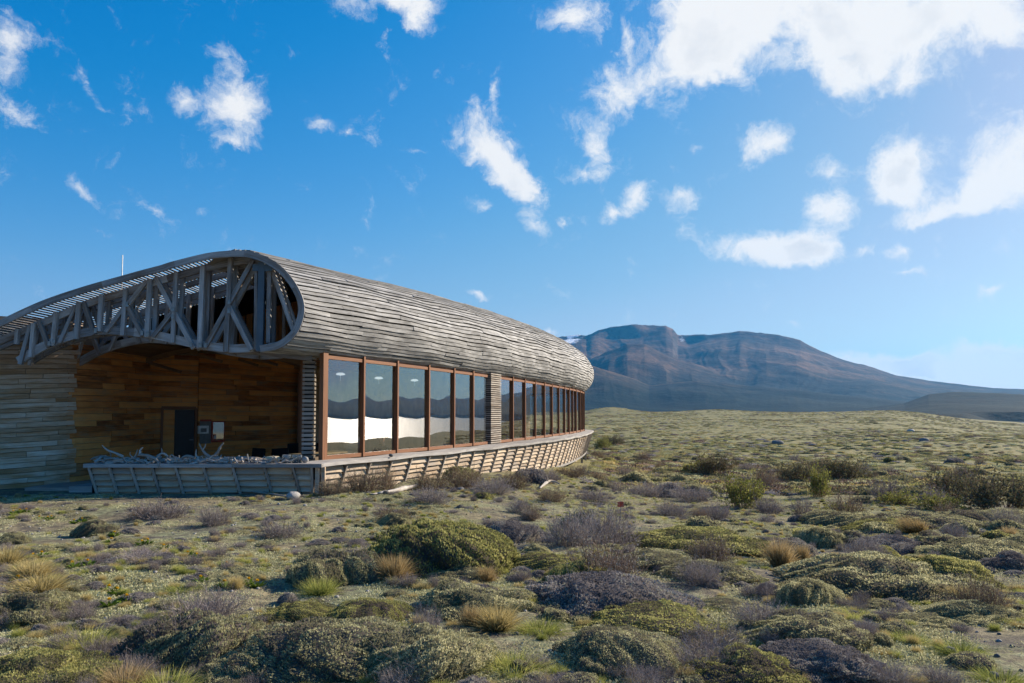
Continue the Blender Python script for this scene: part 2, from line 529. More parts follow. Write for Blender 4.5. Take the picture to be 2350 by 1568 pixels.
class MB:
    def __init__(self):
        self.v, self.f, self.uv = [], [], []
    def box(self, size, m=None, off=(0, 0, 0)):
        """box of size (x,y,z) centred on off, x is the grain direction"""
        sx, sy, sz = (s * 0.5 for s in size)
        b = len(self.v)
        for k in range(8):
            p = Vector((off[0] + (sx if k & 1 else -sx), off[1] + (sy if k & 2 else -sy), off[2] + (sz if k & 4 else -sz)))
            self.v.append(tuple(m @ p) if m is not None else tuple(p))
        for f, ax in (((0, 2, 3, 1), (0, 1)), ((4, 5, 7, 6), (0, 1)), ((0, 1, 5, 4), (0, 2)), ((2, 6, 7, 3), (0, 2)), ((0, 4, 6, 2), (1, 2)), ((1, 3, 7, 5), (1, 2))):
            self.f.append(tuple(b + i for i in f))
            for i in f:
                c = (off[0] + (sx if i & 1 else -sx), off[1] + (sy if i & 2 else -sy), off[2] + (sz if i & 4 else -sz))
                self.uv.append((c[ax[0]], c[ax[1]] + (0.37 if ax == (0, 2) else 0)))
        return self
    def strip(self, rows, closed_ends=True):
        """rows: list of 4-point rings along the grain; makes a closed bar"""
        b = len(self.v)
        L = 0.0
        ls = [0.0]
        for i in range(1, len(rows)):
            L += (Vector(rows[i][0]) - Vector(rows[i - 1][0])).length
            ls.append(L)
        n = len(rows[0])
        for r in rows:
            self.v.extend(tuple(p) for p in r)
        per = [0.0]
        for k in range(n):
            per.append(per[-1] + (Vector(rows[0][(k + 1) % n]) - Vector(rows[0][k])).length)
        for i in range(len(rows) - 1):
            for k in range(n):
                k2 = (k + 1) % n
                self.f.append((b + i * n + k, b + i * n + k2, b + (i + 1) * n + k2, b + (i + 1) * n + k))
                self.uv += [(ls[i], per[k]), (ls[i], per[k + 1]), (ls[i + 1], per[k + 1]), (ls[i + 1], per[k])]
        if closed_ends:
            self.f.append(tuple(b + k for k in reversed(range(n))))
            self.uv += [(0, per[k]) for k in reversed(range(n))]
            e = b + (len(rows) - 1) * n
            self.f.append(tuple(e + k for k in range(n)))
            self.uv += [(L, per[k]) for k in range(n)]
        return self
    def mesh(self, name, smooth=False):
        me = bpy.data.meshes.new(name)
        me.from_pydata(self.v, [], self.f)
        if self.uv:
            ul = me.uv_layers.new(name='UVMap')
            ul.data.foreach_set('uv', np.array(self.uv, dtype=np.float32).ravel())
        if smooth:
            me.polygons.foreach_set('use_smooth', [True] * len(me.polygons))
        me.update()
        return me
    def build(self, name, mat, parent=None, loc=None, smooth=False):
        return link(name, self.mesh(name, smooth), mat, parent, loc)

def beam_matrix(p, q, up=Vector((0, 1, 0))):
    p, q = Vector(p), Vector(q)
    x = (q - p).normalized()
    z = x.cross(up)
    if z.length < 1e-4:
        z = x.cross(Vector((1, 0, 0)))
    z.normalize()
    y = z.cross(x)
    m = Matrix((x, y, z)).transposed().to_4x4()
    m.translation = (p + q) * 0.5
    return m, (q - p).length

def beam(name, p, q, w, t, mat, parent, up=Vector((0, 1, 0))):
    """bar from p to q; t = thickness along up, w = width across"""
    m, L = beam_matrix(p, q, up)
    me = MB().box((L, t, w)).mesh(name)
    return link(name, me, mat, parent, mw=m)

def grid_mesh(name, P, uvscale=None, smooth=True, flip=False):
    """P: array (n, m, 3)"""
    n, m = P.shape[:2]
    me = bpy.data.meshes.new(name)
    V = P.reshape(-1, 3)
    i = np.arange(n - 1)[:, None] * m + np.arange(m - 1)[None, :]
    q = np.stack([i, i + 1, i + m + 1, i + m], -1).reshape(-1, 4)
    if flip:
        q = q[:, ::-1]
    set_mesh(me, V, q)
    if smooth:
        me.polygons.foreach_set('use_smooth', np.ones(len(q), bool))
    return me

def set_mesh(me, V, F):
    """numpy mesh: V (n,3), F (m,k)"""
    V = np.ascontiguousarray(V, np.float32); F = np.ascontiguousarray(F, np.int32)
    k = F.shape[1]
    me.vertices.add(len(V)); me.vertices.foreach_set('co', V.ravel())
    me.loops.add(F.size); me.loops.foreach_set('vertex_index', F.ravel())
    me.polygons.add(len(F))
    me.polygons.foreach_set('loop_start', np.arange(0, F.size, k, dtype=np.int32))
    me.polygons.foreach_set('loop_total', np.full(len(F), k, np.int32))
    me.update(calc_edges=True)
    me.validate()

# ------------------------------------------------------------------ terrain
LAKE_Z = EYE - 12.0
_YR = np.array([-400, -60, 0, 5, 10, 15, 20, 30, 43, 60, 80, 110, 150, 220, 300, 400, 500, 600, 700, 900, 1200])
_DR = np.array([4.0, 2.2, 1.62, 1.66, 2.05, 2.42, 2.75, 3.15, 3.45, 3.9, 4.5, 5.0, 5.15, 4.6, 3.3, 1.4, -0.9, -1.2, 1.6, 14.0, 30.0])
_YL = np.array([-400, -60, 0, 5, 10, 18, 26, 40, 80, 200, 600, 1200])
_DL = np.array([4.0, 2.2, 1.60, 1.64, 1.80, 1.90, 1.86, 1.9, 2.4, 2.8, 1.0, 30.0])

def _lin(y, ys, ds):
    # smooth interpolation through the survey stations
    a = np.interp(y, ys, ds)
    w = 0.06 * np.abs(y) + 0.8
    return 0.5 * a + 0.25 * np.interp(y - w, ys, ds) + 0.25 * np.interp(y + w, ys, ds)

def ground_z(x, y, micro=True):
    x = np.asarray(x, float); y = np.asarray(y, float)
    w = sstep(-5.0, 7.0, x - 0.06 * np.maximum(y - 20, 0))
    d = _lin(y, _YR, _DR) * w + _lin(y, _YL, _DL) * (1 - w)
    r = np.hypot(x, y)
    az = np.degrees(np.arctan2(x, y))
    # the lip towards the lake on the right
    edge = np.interp(az, [-180, -120, 31.0, 36, 42, 50, 130, 150, 180], [900, 900, 900, 420, 170, 100, 100, 300, 900])
    drop = sstep(0.0, 1.0, (r - edge) / (edge * 0.5 + 30))
    d = d + drop * np.maximum(18 - d, 0)
    # skyline falls away at the right of the plain
    d = d + sstep(25.5, 34, az) * sstep(150, 500, r) * 7.5 * (az < 90)
    z = EYE - d
    # two low knolls on the skyline
    for kx, ky, h, sx, sy in ((520 * (1405 - CX) / FPX, 520, 3.4, 16, 40), (500 * (1640 - CX) / FPX, 500, 1.9, 22, 40), (520 * (2085 - CX) / FPX, 520, 1.6, 34, 50)):
        z = z + h * np.exp(-((x - kx) / sx) ** 2 - ((y - ky) / sy) ** 2)
    far = sstep(30, 140, r)
    z = z + far * fbm(x / 60, y / 60, 4, 3) * 1.3 * (1 - 0.5 * sstep(300, 600, r))
    if micro:
        near = 1 - sstep(60, 160, r)
        by = (1 - sstep(1.0, 6.0, np.abs(y - 19))) * (x < -4)          # trodden apron before the porch
        amp = near * (1 - 0.75 * by)
        z = z + amp * (fbm(x / 2.6, y / 2.6, 3, 21) * 0.13 + fbm(x / 0.7, y / 0.7, 3, 5) * 0.035)
        z = z + sstep(20, 80, r) * (1 - sstep(250, 420, r)) * fbm(x / 3.4, y / 3.4, 2, 9) * 0.28
    return z

def gz(x, y):
    return float(ground_z(np.array([x]), np.array([y]))[0])

def ground_at(px, py, dmax=400.0):
    """first hit of the survey ray with the ground"""
    r = np.array(ray(px, py))
    Y = np.concatenate([np.arange(2.0, 40, 0.05), np.arange(40, dmax, 0.5)])
    X = r[0] / r[1] * Y
    Z = EYE + r[2] / r[1] * Y
    g = ground_z(X, Y, False)
    i = np.argmax(Z <= g)
    if Z[i] > g[i]:
        i = len(Y) - 1
    return float(X[i]), float(Y[i])

def ground_material():
    m, nt, b = newmat('steppe_ground', 0.95, 0.1)
    geo = N(nt, 'ShaderNodeNewGeometry')
    P = geo.outputs['Position']
    n_big = noise(nt, P, 0.16, 4, 0.6)
    n_mid = noise(nt, P, 0.9, 5, 0.65)
    n_fin = noise(nt, P, 7.0, 5, 0.7)
    n_grit = noise(nt, P, 60.0, 3, 0.7)
    sand = ramp(nt, n_grit, [(0.30, (0.045, 0.040, 0.036)), (0.55, (0.105, 0.092, 0.080)), (0.75, (0.19, 0.17, 0.15))])
    # leaf litter and low mats
    litter = ramp(nt, n_fin, [(0.3, (0.10, 0.083, 0.058)), (0.5, (0.22, 0.19, 0.115)), (0.72, (0.38, 0.32, 0.20))])
    matc = ramp(nt, n_fin, [(0.3, (0.12, 0.13, 0.072)), (0.55, (0.23, 0.245, 0.14)), (0.75, (0.36, 0.37, 0.24))])
    f1 = N(nt, 'ShaderNodeMapRange'); f1.inputs['From Min'].default_value = 0.42; f1.inputs['From Max'].default_value = 0.56
    nt.links.new(math_n(nt, 'MULTIPLY_ADD', n_fin, 0.35, math_n(nt, 'MULTIPLY', n_mid, 0.65)), f1.inputs['Value'])
    near = mixc(nt, f1.outputs[0], sand, litter)
    n_mid2 = noise(nt, P, 0.55, 5, 0.7, None, 0.4)
    f2 = N(nt, 'ShaderNodeMapRange'); f2.inputs['From Min'].default_value = 0.50; f2.inputs['From Max'].default_value = 0.60
    nt.links.new(math_n(nt, 'MULTIPLY_ADD', n_fin, 0.3, math_n(nt, 'MULTIPLY', n_mid2, 0.72)), f2.inputs['Value'])
    near = mixc(nt, math_n(nt, 'MULTIPLY', f2.outputs[0], 0.85), near, matc)
    # the open plain: cushions of shrub, straw between them
    sx = N(nt, 'ShaderNodeSeparateXYZ')
    nt.links.new(P, sx.inputs[0])
    vor = N(nt, 'ShaderNodeTexVoronoi')
    vor.inputs['Scale'].default_value = 0.55
    nt.links.new(P, vor.inputs['Vector'])
    spots = ramp(nt, vor.outputs['Distance'], [(0.12, (0.11, 0.115, 0.055)), (0.45, (0.22, 0.22, 0.10)), (0.7, (0.34, 0.29, 0.14))])
    n_p = noise(nt, P, 0.05, 6, 0.65)
    tint = ramp(nt, n_p, [(0.36, (0.13, 0.132, 0.066)), (0.52, (0.23, 0.215, 0.105)), (0.66, (0.32, 0.26, 0.12))])
    plainc = mixc(nt, 0.5, spots, tint)
    n_p2 = noise(nt, P, 1.2, 5, 0.7)
    plainc = mixc(nt, 0.6, plainc, ramp(nt, n_p2, [(0.32, (0.42, 0.42, 0.42)), (0.66, (1.0, 1.0, 1.0))]), 'MULTIPLY')
    fd = N(nt, 'ShaderNodeMapRange'); fd.inputs['From Min'].default_value = 18.0; fd.inputs['From Max'].default_value = 46.0
    nt.links.new(sx.outputs['Y'], fd.inputs['Value'])
    col = mixc(nt, fd.outputs[0], near, plainc)
    nt.links.new(col, b.inputs['Base Color'])
    h = math_n(nt, 'MULTIPLY_ADD', n_grit, 0.25, math_n(nt, 'MULTIPLY', n_fin, 0.8))
    bump(nt, b, h, 0.8, 0.06)
    return m
ground_material()

def build_ground():
    az = np.concatenate([np.linspace(-180, -42, 90)[:-1], np.linspace(-42, 44, 620), np.linspace(44, 180, 120)[1:]])
    r = np.concatenate([[0.02], np.geomspace(0.6, 3.0, 14)[:-1], np.geomspace(3.0, 60, 190)[:-1], np.geomspace(60, 1150, 110)])
    A, R = np.meshgrid(np.radians(az), r)
    X, Y = R * np.sin(A), R * np.cos(A)
    P = np.stack([X, Y, ground_z(X, Y)], -1)
    me = grid_mesh('ground', P, flip=True)
    o = link('ground', me, 'steppe_ground')
    tag(o, 'dark sandy steppe ground with low plants sloping down to a wide plain', None, None, 'structure')
build_ground()

def build_lake():
    m, nt, b = newmat('lake_water', 0.40, 0.5)
    b.inputs['Base Color'].default_value = (0.035, 0.07, 0.09, 1)
    b.inputs['IOR'].default_value = 1.33
    geo = N(nt, 'ShaderNodeNewGeometry')
    n = noise(nt, geo.outputs['Position'], 0.25, 4, 0.6)
    bump(nt, b, n, 0.05, 0.5)
    az = np.radians(np.linspace(29, 165, 120))
    r = np.geomspace(105, 4600, 40)
    A, R = np.meshgrid(az, r)
    P = np.stack([R * np.sin(A), R * np.cos(A), np.full_like(A, LAKE_Z)], -1)
    o = link('lake', grid_mesh('lake', P, flip=True), 'lake_water')
    tag(o, 'grey lake beyond the right edge of the plain', None, None, 'structure')
build_lake()

def mountain_material():
    m, nt, b = newmat('mountain_slope', 0.95, 0.05)
    geo = N(nt, 'ShaderNodeNewGeometry')
    P = geo.outputs['Position']
    sp = N(nt, 'ShaderNodeSeparateXYZ'); nt.links.new(P, sp.inputs[0])
    n1 = noise(nt, P, 0.0035, 7, 0.65, None, 0.6)
    n2 = noise(nt, P, 0.02, 6, 0.7)
    mp = N(nt, 'ShaderNodeMapping'); mp.inputs['Scale'].default_value = (1, 1, 6)
    nt.links.new(P, mp.inputs['Vector'])
    n3 = noise(nt, mp.outputs[0], 0.006, 5, 0.6)
    v = math_n(nt, 'MULTIPLY_ADD', n2, 0.35, math_n(nt, 'MULTIPLY', n1, 0.65))
    low = ramp(nt, v, [(0.36, (0.003, 0.007, 0.008)), (0.5, (0.009, 0.017, 0.016)), (0.68, (0.030, 0.036, 0.026))])  # dark scrub colour, deepened to stand in for cloud shadow on the lower slopes
    high = ramp(nt, v, [(0.36, (0.012, 0.010, 0.011)), (0.5, (0.065, 0.040, 0.028)), (0.64, (0.20, 0.115, 0.068))])
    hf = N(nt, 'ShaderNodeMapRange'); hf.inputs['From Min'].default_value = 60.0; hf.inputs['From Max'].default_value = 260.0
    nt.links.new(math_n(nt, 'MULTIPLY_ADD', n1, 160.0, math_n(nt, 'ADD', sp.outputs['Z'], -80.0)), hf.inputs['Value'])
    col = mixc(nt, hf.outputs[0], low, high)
    # cliff bands where the slope is steep
    sn = N(nt, 'ShaderNodeSeparateXYZ'); nt.links.new(geo.outputs['Normal'], sn.inputs[0])
    cf = N(nt, 'ShaderNodeMapRange'); cf.inputs['From Min'].default_value = 0.80; cf.inputs['From Max'].default_value = 0.62
    nt.links.new(sn.outputs['Z'], cf.inputs['Value'])
    rock = ramp(nt, n3, [(0.35, (0.030, 0.025, 0.022)), (0.65, (0.12, 0.085, 0.065))])
    col = mixc(nt, cf.outputs[0], col, rock)
    a = N(nt, 'ShaderNodeAttribute', attribute_name='snow')
    sv = math_n(nt, 'MULTIPLY_ADD', math_n(nt, 'SUBTRACT', n2, 0.5), 1.6, a.outputs['Fac'])
    sf = N(nt, 'ShaderNodeMapRange'); sf.inputs['From Min'].default_value = 0.45; sf.inputs['From Max'].default_value = 0.6
    nt.links.new(sv, sf.inputs['Value'])
    col = mixc(nt, sf.outputs[0], col, (0.80, 0.82, 0.85))
    nt.links.new(col, b.inputs['Base Color'])
    bump(nt, b, math_n(nt, 'MULTIPLY_ADD', n2, 0.4, n1), 0.5, 30.0)
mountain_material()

def build_mountains():
    azd = np.concatenate([np.linspace(-48, 2, 60)[:-1], np.linspace(2, 36, 620), np.linspace(36, 150, 240)[1:]])
    r = np.concatenate([np.geomspace(950, 2600, 70)[:-1], np.linspace(2600, 6200, 170)[:-1], np.linspace(6200, 9000, 24)])
    A, R = np.meshgrid(np.radians(azd), r)
    AZ = np.degrees(A)
    X, Y = R * np.sin(A), R * np.cos(A)
    pxg = CX + FPX * np.tan(np.clip(A, -1.2, 1.2))
    hk = 1.0 / np.sqrt(1 + np.tan(np.clip(A, -1.2, 1.2)) ** 2)

    def crest(pts):
        xs = np.array([p[0] for p in pts], float); ys = np.array([p[1] for p in pts], float)
        el = (HZ - np.interp(pxg, xs, ys)) / FPX * hk           # tangent of the skyline elevation
        el = np.where(pxg > xs[-1], el * np.exp(-(pxg - xs[-1]) / 900.0), el)
        return el
    warp = fbm(X / 900, Y / 900, 4, 40) * 260
    R2 = R + warp
    H = np.full_like(R, -6.0)
    rid = 1 - np.abs(fbm(AZ * 0.55 + fbm(X / 700, Y / 700, 3, 31) * 0.7, R / 2600, 4, 77)) * 2.2
    layers = [
        # crest distance, front run, back run, skyline
        (5200, 2500, 2500, [(-900, 860), (300, 830), (900, 800), (1180, 788), (1270, 771), (1335, 768), (1347, 770), (1375, 757), (1410, 750), (1450, 745), (1500, 744), (1530, 746),
                            (1545, 754), (1557, 769), (1575, 769), (1600, 767), (1650, 764), (1700, 760), (1740, 764), (1790, 772), (1840, 784), (1862, 796), (1910, 815), (1960, 832),
                            (1992, 838), (2060, 860), (2130, 872), (2200, 880), (2280, 890), (2350, 893), (2600, 905)]),
        (4000, 1700, 1400, [(-900, 930), (1250, 900), (1330, 842), (1390, 812), (1440, 792), (1480, 790), (1560, 826), (1650, 850), (1740, 866), (1850, 880), (2000, 905), (2150, 922), (2350, 930)]),
        (4300, 1600, 1200, [(1400, 940), (1600, 880), (1700, 826), (1760, 812), (1830, 822), (1900, 850), (1990, 868), (2080, 888), (2200, 905), (2350, 915)]),
        (2900, 1100, 900, [(-900, 930), (1000, 880), (1250, 822), (1300, 826), (1366, 839), (1410, 852), (1462, 867), (1490, 880), (1540, 876), (1600, 872), (1700, 884), (1800, 893), (1950, 908), (2100, 925), (2250, 936), (2350, 940)]),
        (2050, 700, 700, [(1700, 950), (1950, 940), (2074, 924), (2131, 903), (2182, 899), (2234, 899), (2286, 901), (2350, 906), (2500, 912), (2800, 922)]),
        (1650, 350, 300, [(1900, 952), (2100, 938), (2160, 933), (2234, 933), (2300, 938), (2350, 945), (2420, 955)]),
    ]
    for i, (rc, front, back, pts) in enumerate(layers):
        el = crest(pts)
        hc = el * rc
        t = (R2 - rc)
        if i == 0:
            # mesa: a cliff band under the rim, then long aprons
            ff = np.clip(-t / front, 0, 1)
            g = np.where(t < 0, np.where(ff < 0.05, 1 - ff / 0.05 * 0.17, 0.83 * (1 - (ff - 0.05) / 0.95) ** 1.35), np.clip(1 - t / back, 0, 1))
            gl = np.clip(1 + t / front, 0, 1)
            cliff = sstep(1355, 1400, pxg) * (1 - sstep(1560, 1640, pxg)) * 0.9 + 0.1
            soft = np.where(t < 0, gl ** 1.25, g)
            g = g * cliff + soft * (1 - cliff)
        else:
            g = np.where(t < 0, np.clip(1 + t / front, 0, 1) ** 1.25, np.clip(1 - t / back, 0, 1) ** 1.1)
        g = np.clip(g, 0, 1)
        gully = (rid - 0.55) * 0.025 * np.sin(np.pi * np.clip(g, 0, 1)) * np.clip(hc, 0, 900)
        h = hc * g + gully * (0.9 if rc > 2500 else 0.4)
        h = np.where(g > 0.004, h, -40)
        H = np.maximum(H, h)
    # ring beyond the lake on the right (outside the frame, seen mirrored in the panes)
    side = sstep(34, 46, AZ)
    e2 = (0.013 + 0.010 * (fbm(AZ / 14, AZ * 0, 4, 61) + 0.3)) * side
    t = R2 - 5400
    H = np.maximum(H, e2 * 5400 * np.clip(1 - np.abs(t) / 1500, 0, 1) ** 1.1 + gully * 0)
    e3 = (0.014 + 0.026 * np.abs(fbm(AZ / 5, AZ * 0, 5, 62))) * side
    t = R2 - 7400
    H = np.maximum(H, e3 * 7400 * np.clip(1 - np.abs(t) / 1500, 0, 1) ** 1.3)
    det = fbm(X / 260, Y / 260, 5, 90)
    H = H + det * (3 + 0.022 * np.clip(H, 0, 500)) * sstep(1300, 2200, R)
    fl = sstep(33.6, 38.5, AZ) * (1 - sstep(3900, 4500, R))
    H = H * (1 - fl) - 26 * fl
    H = np.where(H < 2, H - 12 * sstep(30.5, 32.5, AZ), H)
    H = np.maximum(H, -30)
    # settle into the ground at the near edge
    H = H - (1 - sstep(950, 1150, R)) * 30
    P = np.stack([X, Y, H + EYE], -1)
    me = grid_mesh('mountain', P, flip=True)
    snow = np.zeros_like(R)
    snow += 0.62 * np.exp(-((pxg - 1312) / 32) ** 2) * sstep(4550, 4800, R) * (R < 5600)
    snow += 0.5 * np.exp(-((pxg - 1566) / 16) ** 2) * sstep(4900, 5100, R) * (R < 5600)
    snow += 0.7 * side * sstep(120, 200, H)
    a = me.attributes.new('snow', 'FLOAT', 'POINT')
    a.data.foreach_set('value', snow.astype(np.float32).ravel())
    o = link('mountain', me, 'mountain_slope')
    tag(o, 'flat topped blue mountain with long slopes behind the plain', None, None, 'structure')
build_mountains()

def build_haze():
    m = bpy.data.materials.new('haze_air')
    m.use_nodes = True
    nt = m.node_tree
    nt.nodes.clear()
    out = N(nt, 'ShaderNodeOutputMaterial')
    pv = N(nt, 'ShaderNodeVolumePrincipled')
    pv.inputs['Color'].default_value = (0.06, 0.44, 1.0, 1)
    pv.inputs['Density'].default_value = HAZE
    pv.inputs['Anisotropy'].default_value = 0.25
    nt.links.new(pv.outputs[0], out.inputs['Volume'])
    me = MB().box((19400, 19400, 800)).mesh('haze')
    o = link('haze', me, m, loc=(0, 0, 400 - 45))
    tag(o, 'thin blue haze lying over the plain and mountains', None, None, 'stuff')
HAZE = 0.000052
build_haze()

# ------------------------------------------------------------------ the lodge: plan curves
WIN = [(-4.905, 19.48), (-4.084, 20.79), (-3.446, 22.58), (-2.737, 24.6), (-2.074, 26.51), (-1.49, 27.89), (-.961, 29.5), (-.539, 30.75), (-.013, 32.3), (.537, 34.31),
       (1.077, 36.39), (1.558, 37.67), (2.027, 39.34), (2.547, 42.0), (2.953, 43.35), (3.299, 44.58), (3.544, 45.57), (3.957, 47.59), (4.394, 49.67), (5.001, 53.3)]
LEDGE = [(-4.56, 18.07), (-3.6, 20.0), (-2.75, 22.4), (-1.36, 25.8), (-.04, 28.75), (2.11, 35.5), (4.31, 44.4), (5.64, 53.0)]
Z_SILL, Z_HEAD = 0.534, 3.16
Z_LEDGE = Z_SILL - 0.005

def plan_curve(pts, y0, deg, bend):
    """smooth curve through the surveyed stations, then bending away behind"""
    p = np.array(pts)
    c = np.polyfit(p[:, 1], p[:, 0], deg)
    ys = np.arange(y0, p[-1, 1], 0.1)
    xs = np.polyval(c, ys)
    P = [np.array((x, y)) for x, y in zip(xs, ys)]
    d = P[-1] - P[-2]
    d = d / np.linalg.norm(d)
    a = math.atan2(d[1], d[0])
    for k in range(int(26 / 0.1)):
        a += 0.1 * bend * min(1.0, 0.15 + k / 90.0)
        P.append(P[-1] + 0.1 * np.array((math.cos(a), math.sin(a))))
    P = np.array(P)
    s = np.concatenate([[0], np.cumsum(np.linalg.norm(np.diff(P, axis=0), axis=1))])
    return P, s

class Curve:
    def __init__(self, pts, y0, deg, bend):
        self.P, self.s = plan_curve(pts, y0, deg, bend)
        t = np.gradient(self.P, axis=0)
        self.T = t / np.linalg.norm(t, axis=1)[:, None]
        self.Nn = np.stack([self.T[:, 1], -self.T[:, 0]], 1)     # outward, to the right
        self.L = self.s[-1]
    def at(self, s):
        return np.array([np.interp(s, self.s, self.P[:, 0]), np.interp(s, self.s, self.P[:, 1])])
    def n(self, s):
        v = np.array([np.interp(s, self.s, self.Nn[:, 0]), np.interp(s, self.s, self.Nn[:, 1])])
        return v / np.linalg.norm(v)
    def s_at_px(self, px):
        """arc length where the curve crosses a survey column"""
        r = self.P[:, 0] / self.P[:, 1] - (px - CX) / FPX
        i = int(np.argmax(r > 0))
        t = r[i - 1] / (r[i - 1] - r[i]) if i > 0 else 0
        return self.s[max(i - 1, 0)] + t * (self.s[i] - self.s[max(i - 1, 0)])

CW = Curve(WIN, 18.0, 4, 0.20)
CL = Curve(LEDGE, 18.07, 4, 0.20)

lodge = empty('lodge', (-3.0, 26.0, -0.3))
tag(lodge, 'low curved timber lodge with a bulging grey boarded roof and a glazed front', 'building')

def part(name, me, mat, parent=lodge, loc=None):
    return link(name, me, mat, parent, loc)

# ------------------------------------------------------------------ roof tube
MOUTH_Y = 18.0
RIM_R = [(598.6, 807.5), (620, 805), (639.8, 800), (658.5, 788.7), (681, 766), (694, 738), (698.6, 710), (694, 682), (677, 648), (649, 614.5), (612, 590), (574, 577), (545, 575), (518, 576)]
RIM_L = [(518, 576), (471, 581.7), (396, 600), (367, 609), (321, 621), (281, 632.3), (187, 659), (93.7, 691), (0, 734), (-60, 764), (-120, 798)]

def resample(pts, n, closed=False):
    P = np.array(pts, float)
    s = np.concatenate([[0], np.cumsum(np.linalg.norm(np.diff(P, axis=0), axis=1))])
    # smooth by subdividing with Catmull-Rom
    out = []
    for i in range(len(P) - 1):
        p0 = P[max(i - 1, 0)]; p1 = P[i]; p2 = P[i + 1]; p3 = P[min(i + 2, len(P) - 1)]
        for t in np.linspace(0, 1, 12, endpoint=False):
            out.append(0.5 * ((2 * p1) + (-p0 + p2) * t + (2 * p0 - 5 * p1 + 4 * p2 - p3) * t * t + (-p0 + 3 * p1 - 3 * p2 + p3) * t ** 3))
    out.append(P[-1])
    Q = np.array(out)
    s = np.concatenate([[0], np.cumsum(np.linalg.norm(np.diff(Q, axis=0), axis=1))])
    u = np.linspace(0, s[-1], n)
    return np.stack([np.interp(u, s, Q[:, k]) for k in range(Q.shape[1])], 1), s[-1]

prof_w = np.array([tuple(at(x, y, MOUTH_Y)) for x, y in RIM_R])
O_MOUTH = CW.at(0.0)
PROF, PROF_L = resample(np.stack([prof_w[:, 0] - O_MOUTH[0], prof_w[:, 2] - Z_HEAD], 1), 120)
# beyond the ridge the roof runs down inwards
tail = np.stack([np.linspace(0.08, 5.5, 40) * -1 + PROF[-1, 0], PROF[-1, 1] - 0.055 * np.linspace(0.08, 5.5, 40) ** 1.5], 1)

def tube(s, u):
    """point of the roof skin at path length s, girth fraction u (0 eave .. 1 ridge .. 1.3 inner slope)"""
    c = CW.at(s); n = CW.n(s)
    k = float(sstep(0.0, 5.0, s))
    lat = np.array((1.0, 0.0)) * (1 - k) + n * k
    lat = lat / np.linalg.norm(lat)
    q = min(u, 1.0) * (len(PROF) - 1)
    i = min(int(q), len(PROF) - 2); f = q - i
    a, h = PROF[i] * (1 - f) + PROF[i + 1] * f
    if u > 1.0:
        v = (u - 1.0) * 12.0
        a -= v; h -= 0.055 * v ** 1.5
    sc_h = float(np.interp(s, [0, 4, 10, 17, 25, 36, 60], [1.0, 1.04, 1.12, 1.20, 1.27, 1.30, 1.25]))
    sc_l = float(np.interp(s, [0, 6, 17, 30, 60], [1.0, 1.0, 1.12, 1.38, 1.35])) * (1 - 0.12 * k)
    wob = 0.025 * math.sin(s * 0.9 + u * 9) + 0.02 * math.sin(s * 2.3 + u * 23)
    p = c + lat * (a * sc_l + wob * (1 if a > 0 else 0))
    return Vector((p[0], p[1], Z_HEAD + h * sc_h + wob * 0.4))

roof = empty('roof', (-5.0, 24.0, 3.2), lodge)
roof.matrix_parent_inverse = world_loc(lodge).inverted()

def tube_normal(s, u):
    e = 0.02
    a = tube(s, min(u + e, 1.25)) - tube(s, max(u - e, 0.0))
    b = tube(s + 0.15, u) - tube(max(s - 0.15, 0), u)
    n = a.cross(b)
    n.normalize()
    c = Vector((*(CW.at(s) - 0.4 * CW.n(s)), Z_HEAD + 1.1))
    return n if n.dot(tube(s, u) - c) > 0 else -n

def lining():
    ss = np.concatenate([np.arange(1.3, 40, 0.8), np.arange(40, CW.L - 1, 1.2)])
    us = np.concatenate([np.linspace(0.0, 1.0, 26)])
    P = np.zeros((len(ss), len(us), 3))
    for i, s in enumerate(ss):
        for j, u in enumerate(us):
            p = tube(s, u) - tube_normal(s, min(u, 1.2)) * 0.075
            P[i, j] = p
    part('roof_lining', grid_mesh('roof_lining', P), 'dark_lining', roof)
    ss = np.concatenate([np.arange(7.5, 40, 0.8), np.arange(40, CW.L - 1, 1.2)])
    us = np.linspace(0.99, 1.5, 8)
    P = np.array([[tube(s, u) - Vector((0, 0, 0.07)) for u in us] for s in ss])
    # roof between the ridge and the slatted canopy
    fs = np.arange(0.1, 8.6, 0.6)
    F_ = np.array([[tuple(tube(q, 0.97) - Vector((0, 0, 0.06))), tuple(tube(q, 1.0) - Vector((0, 0, 0.06))), (min(-6.5, tube(q, 1.0).x - 0.3), tube(q, 1.0).y, 5.45), (-7.3, tube(q, 1.0).y, 5.30)] for q in fs])
    part('ridge_deck', grid_mesh('ridge_deck', F_), 'grey_truss_timber', roof)
    part('inner_roof', grid_mesh('inner_roof', P), 'dark_lining', roof)
lining()

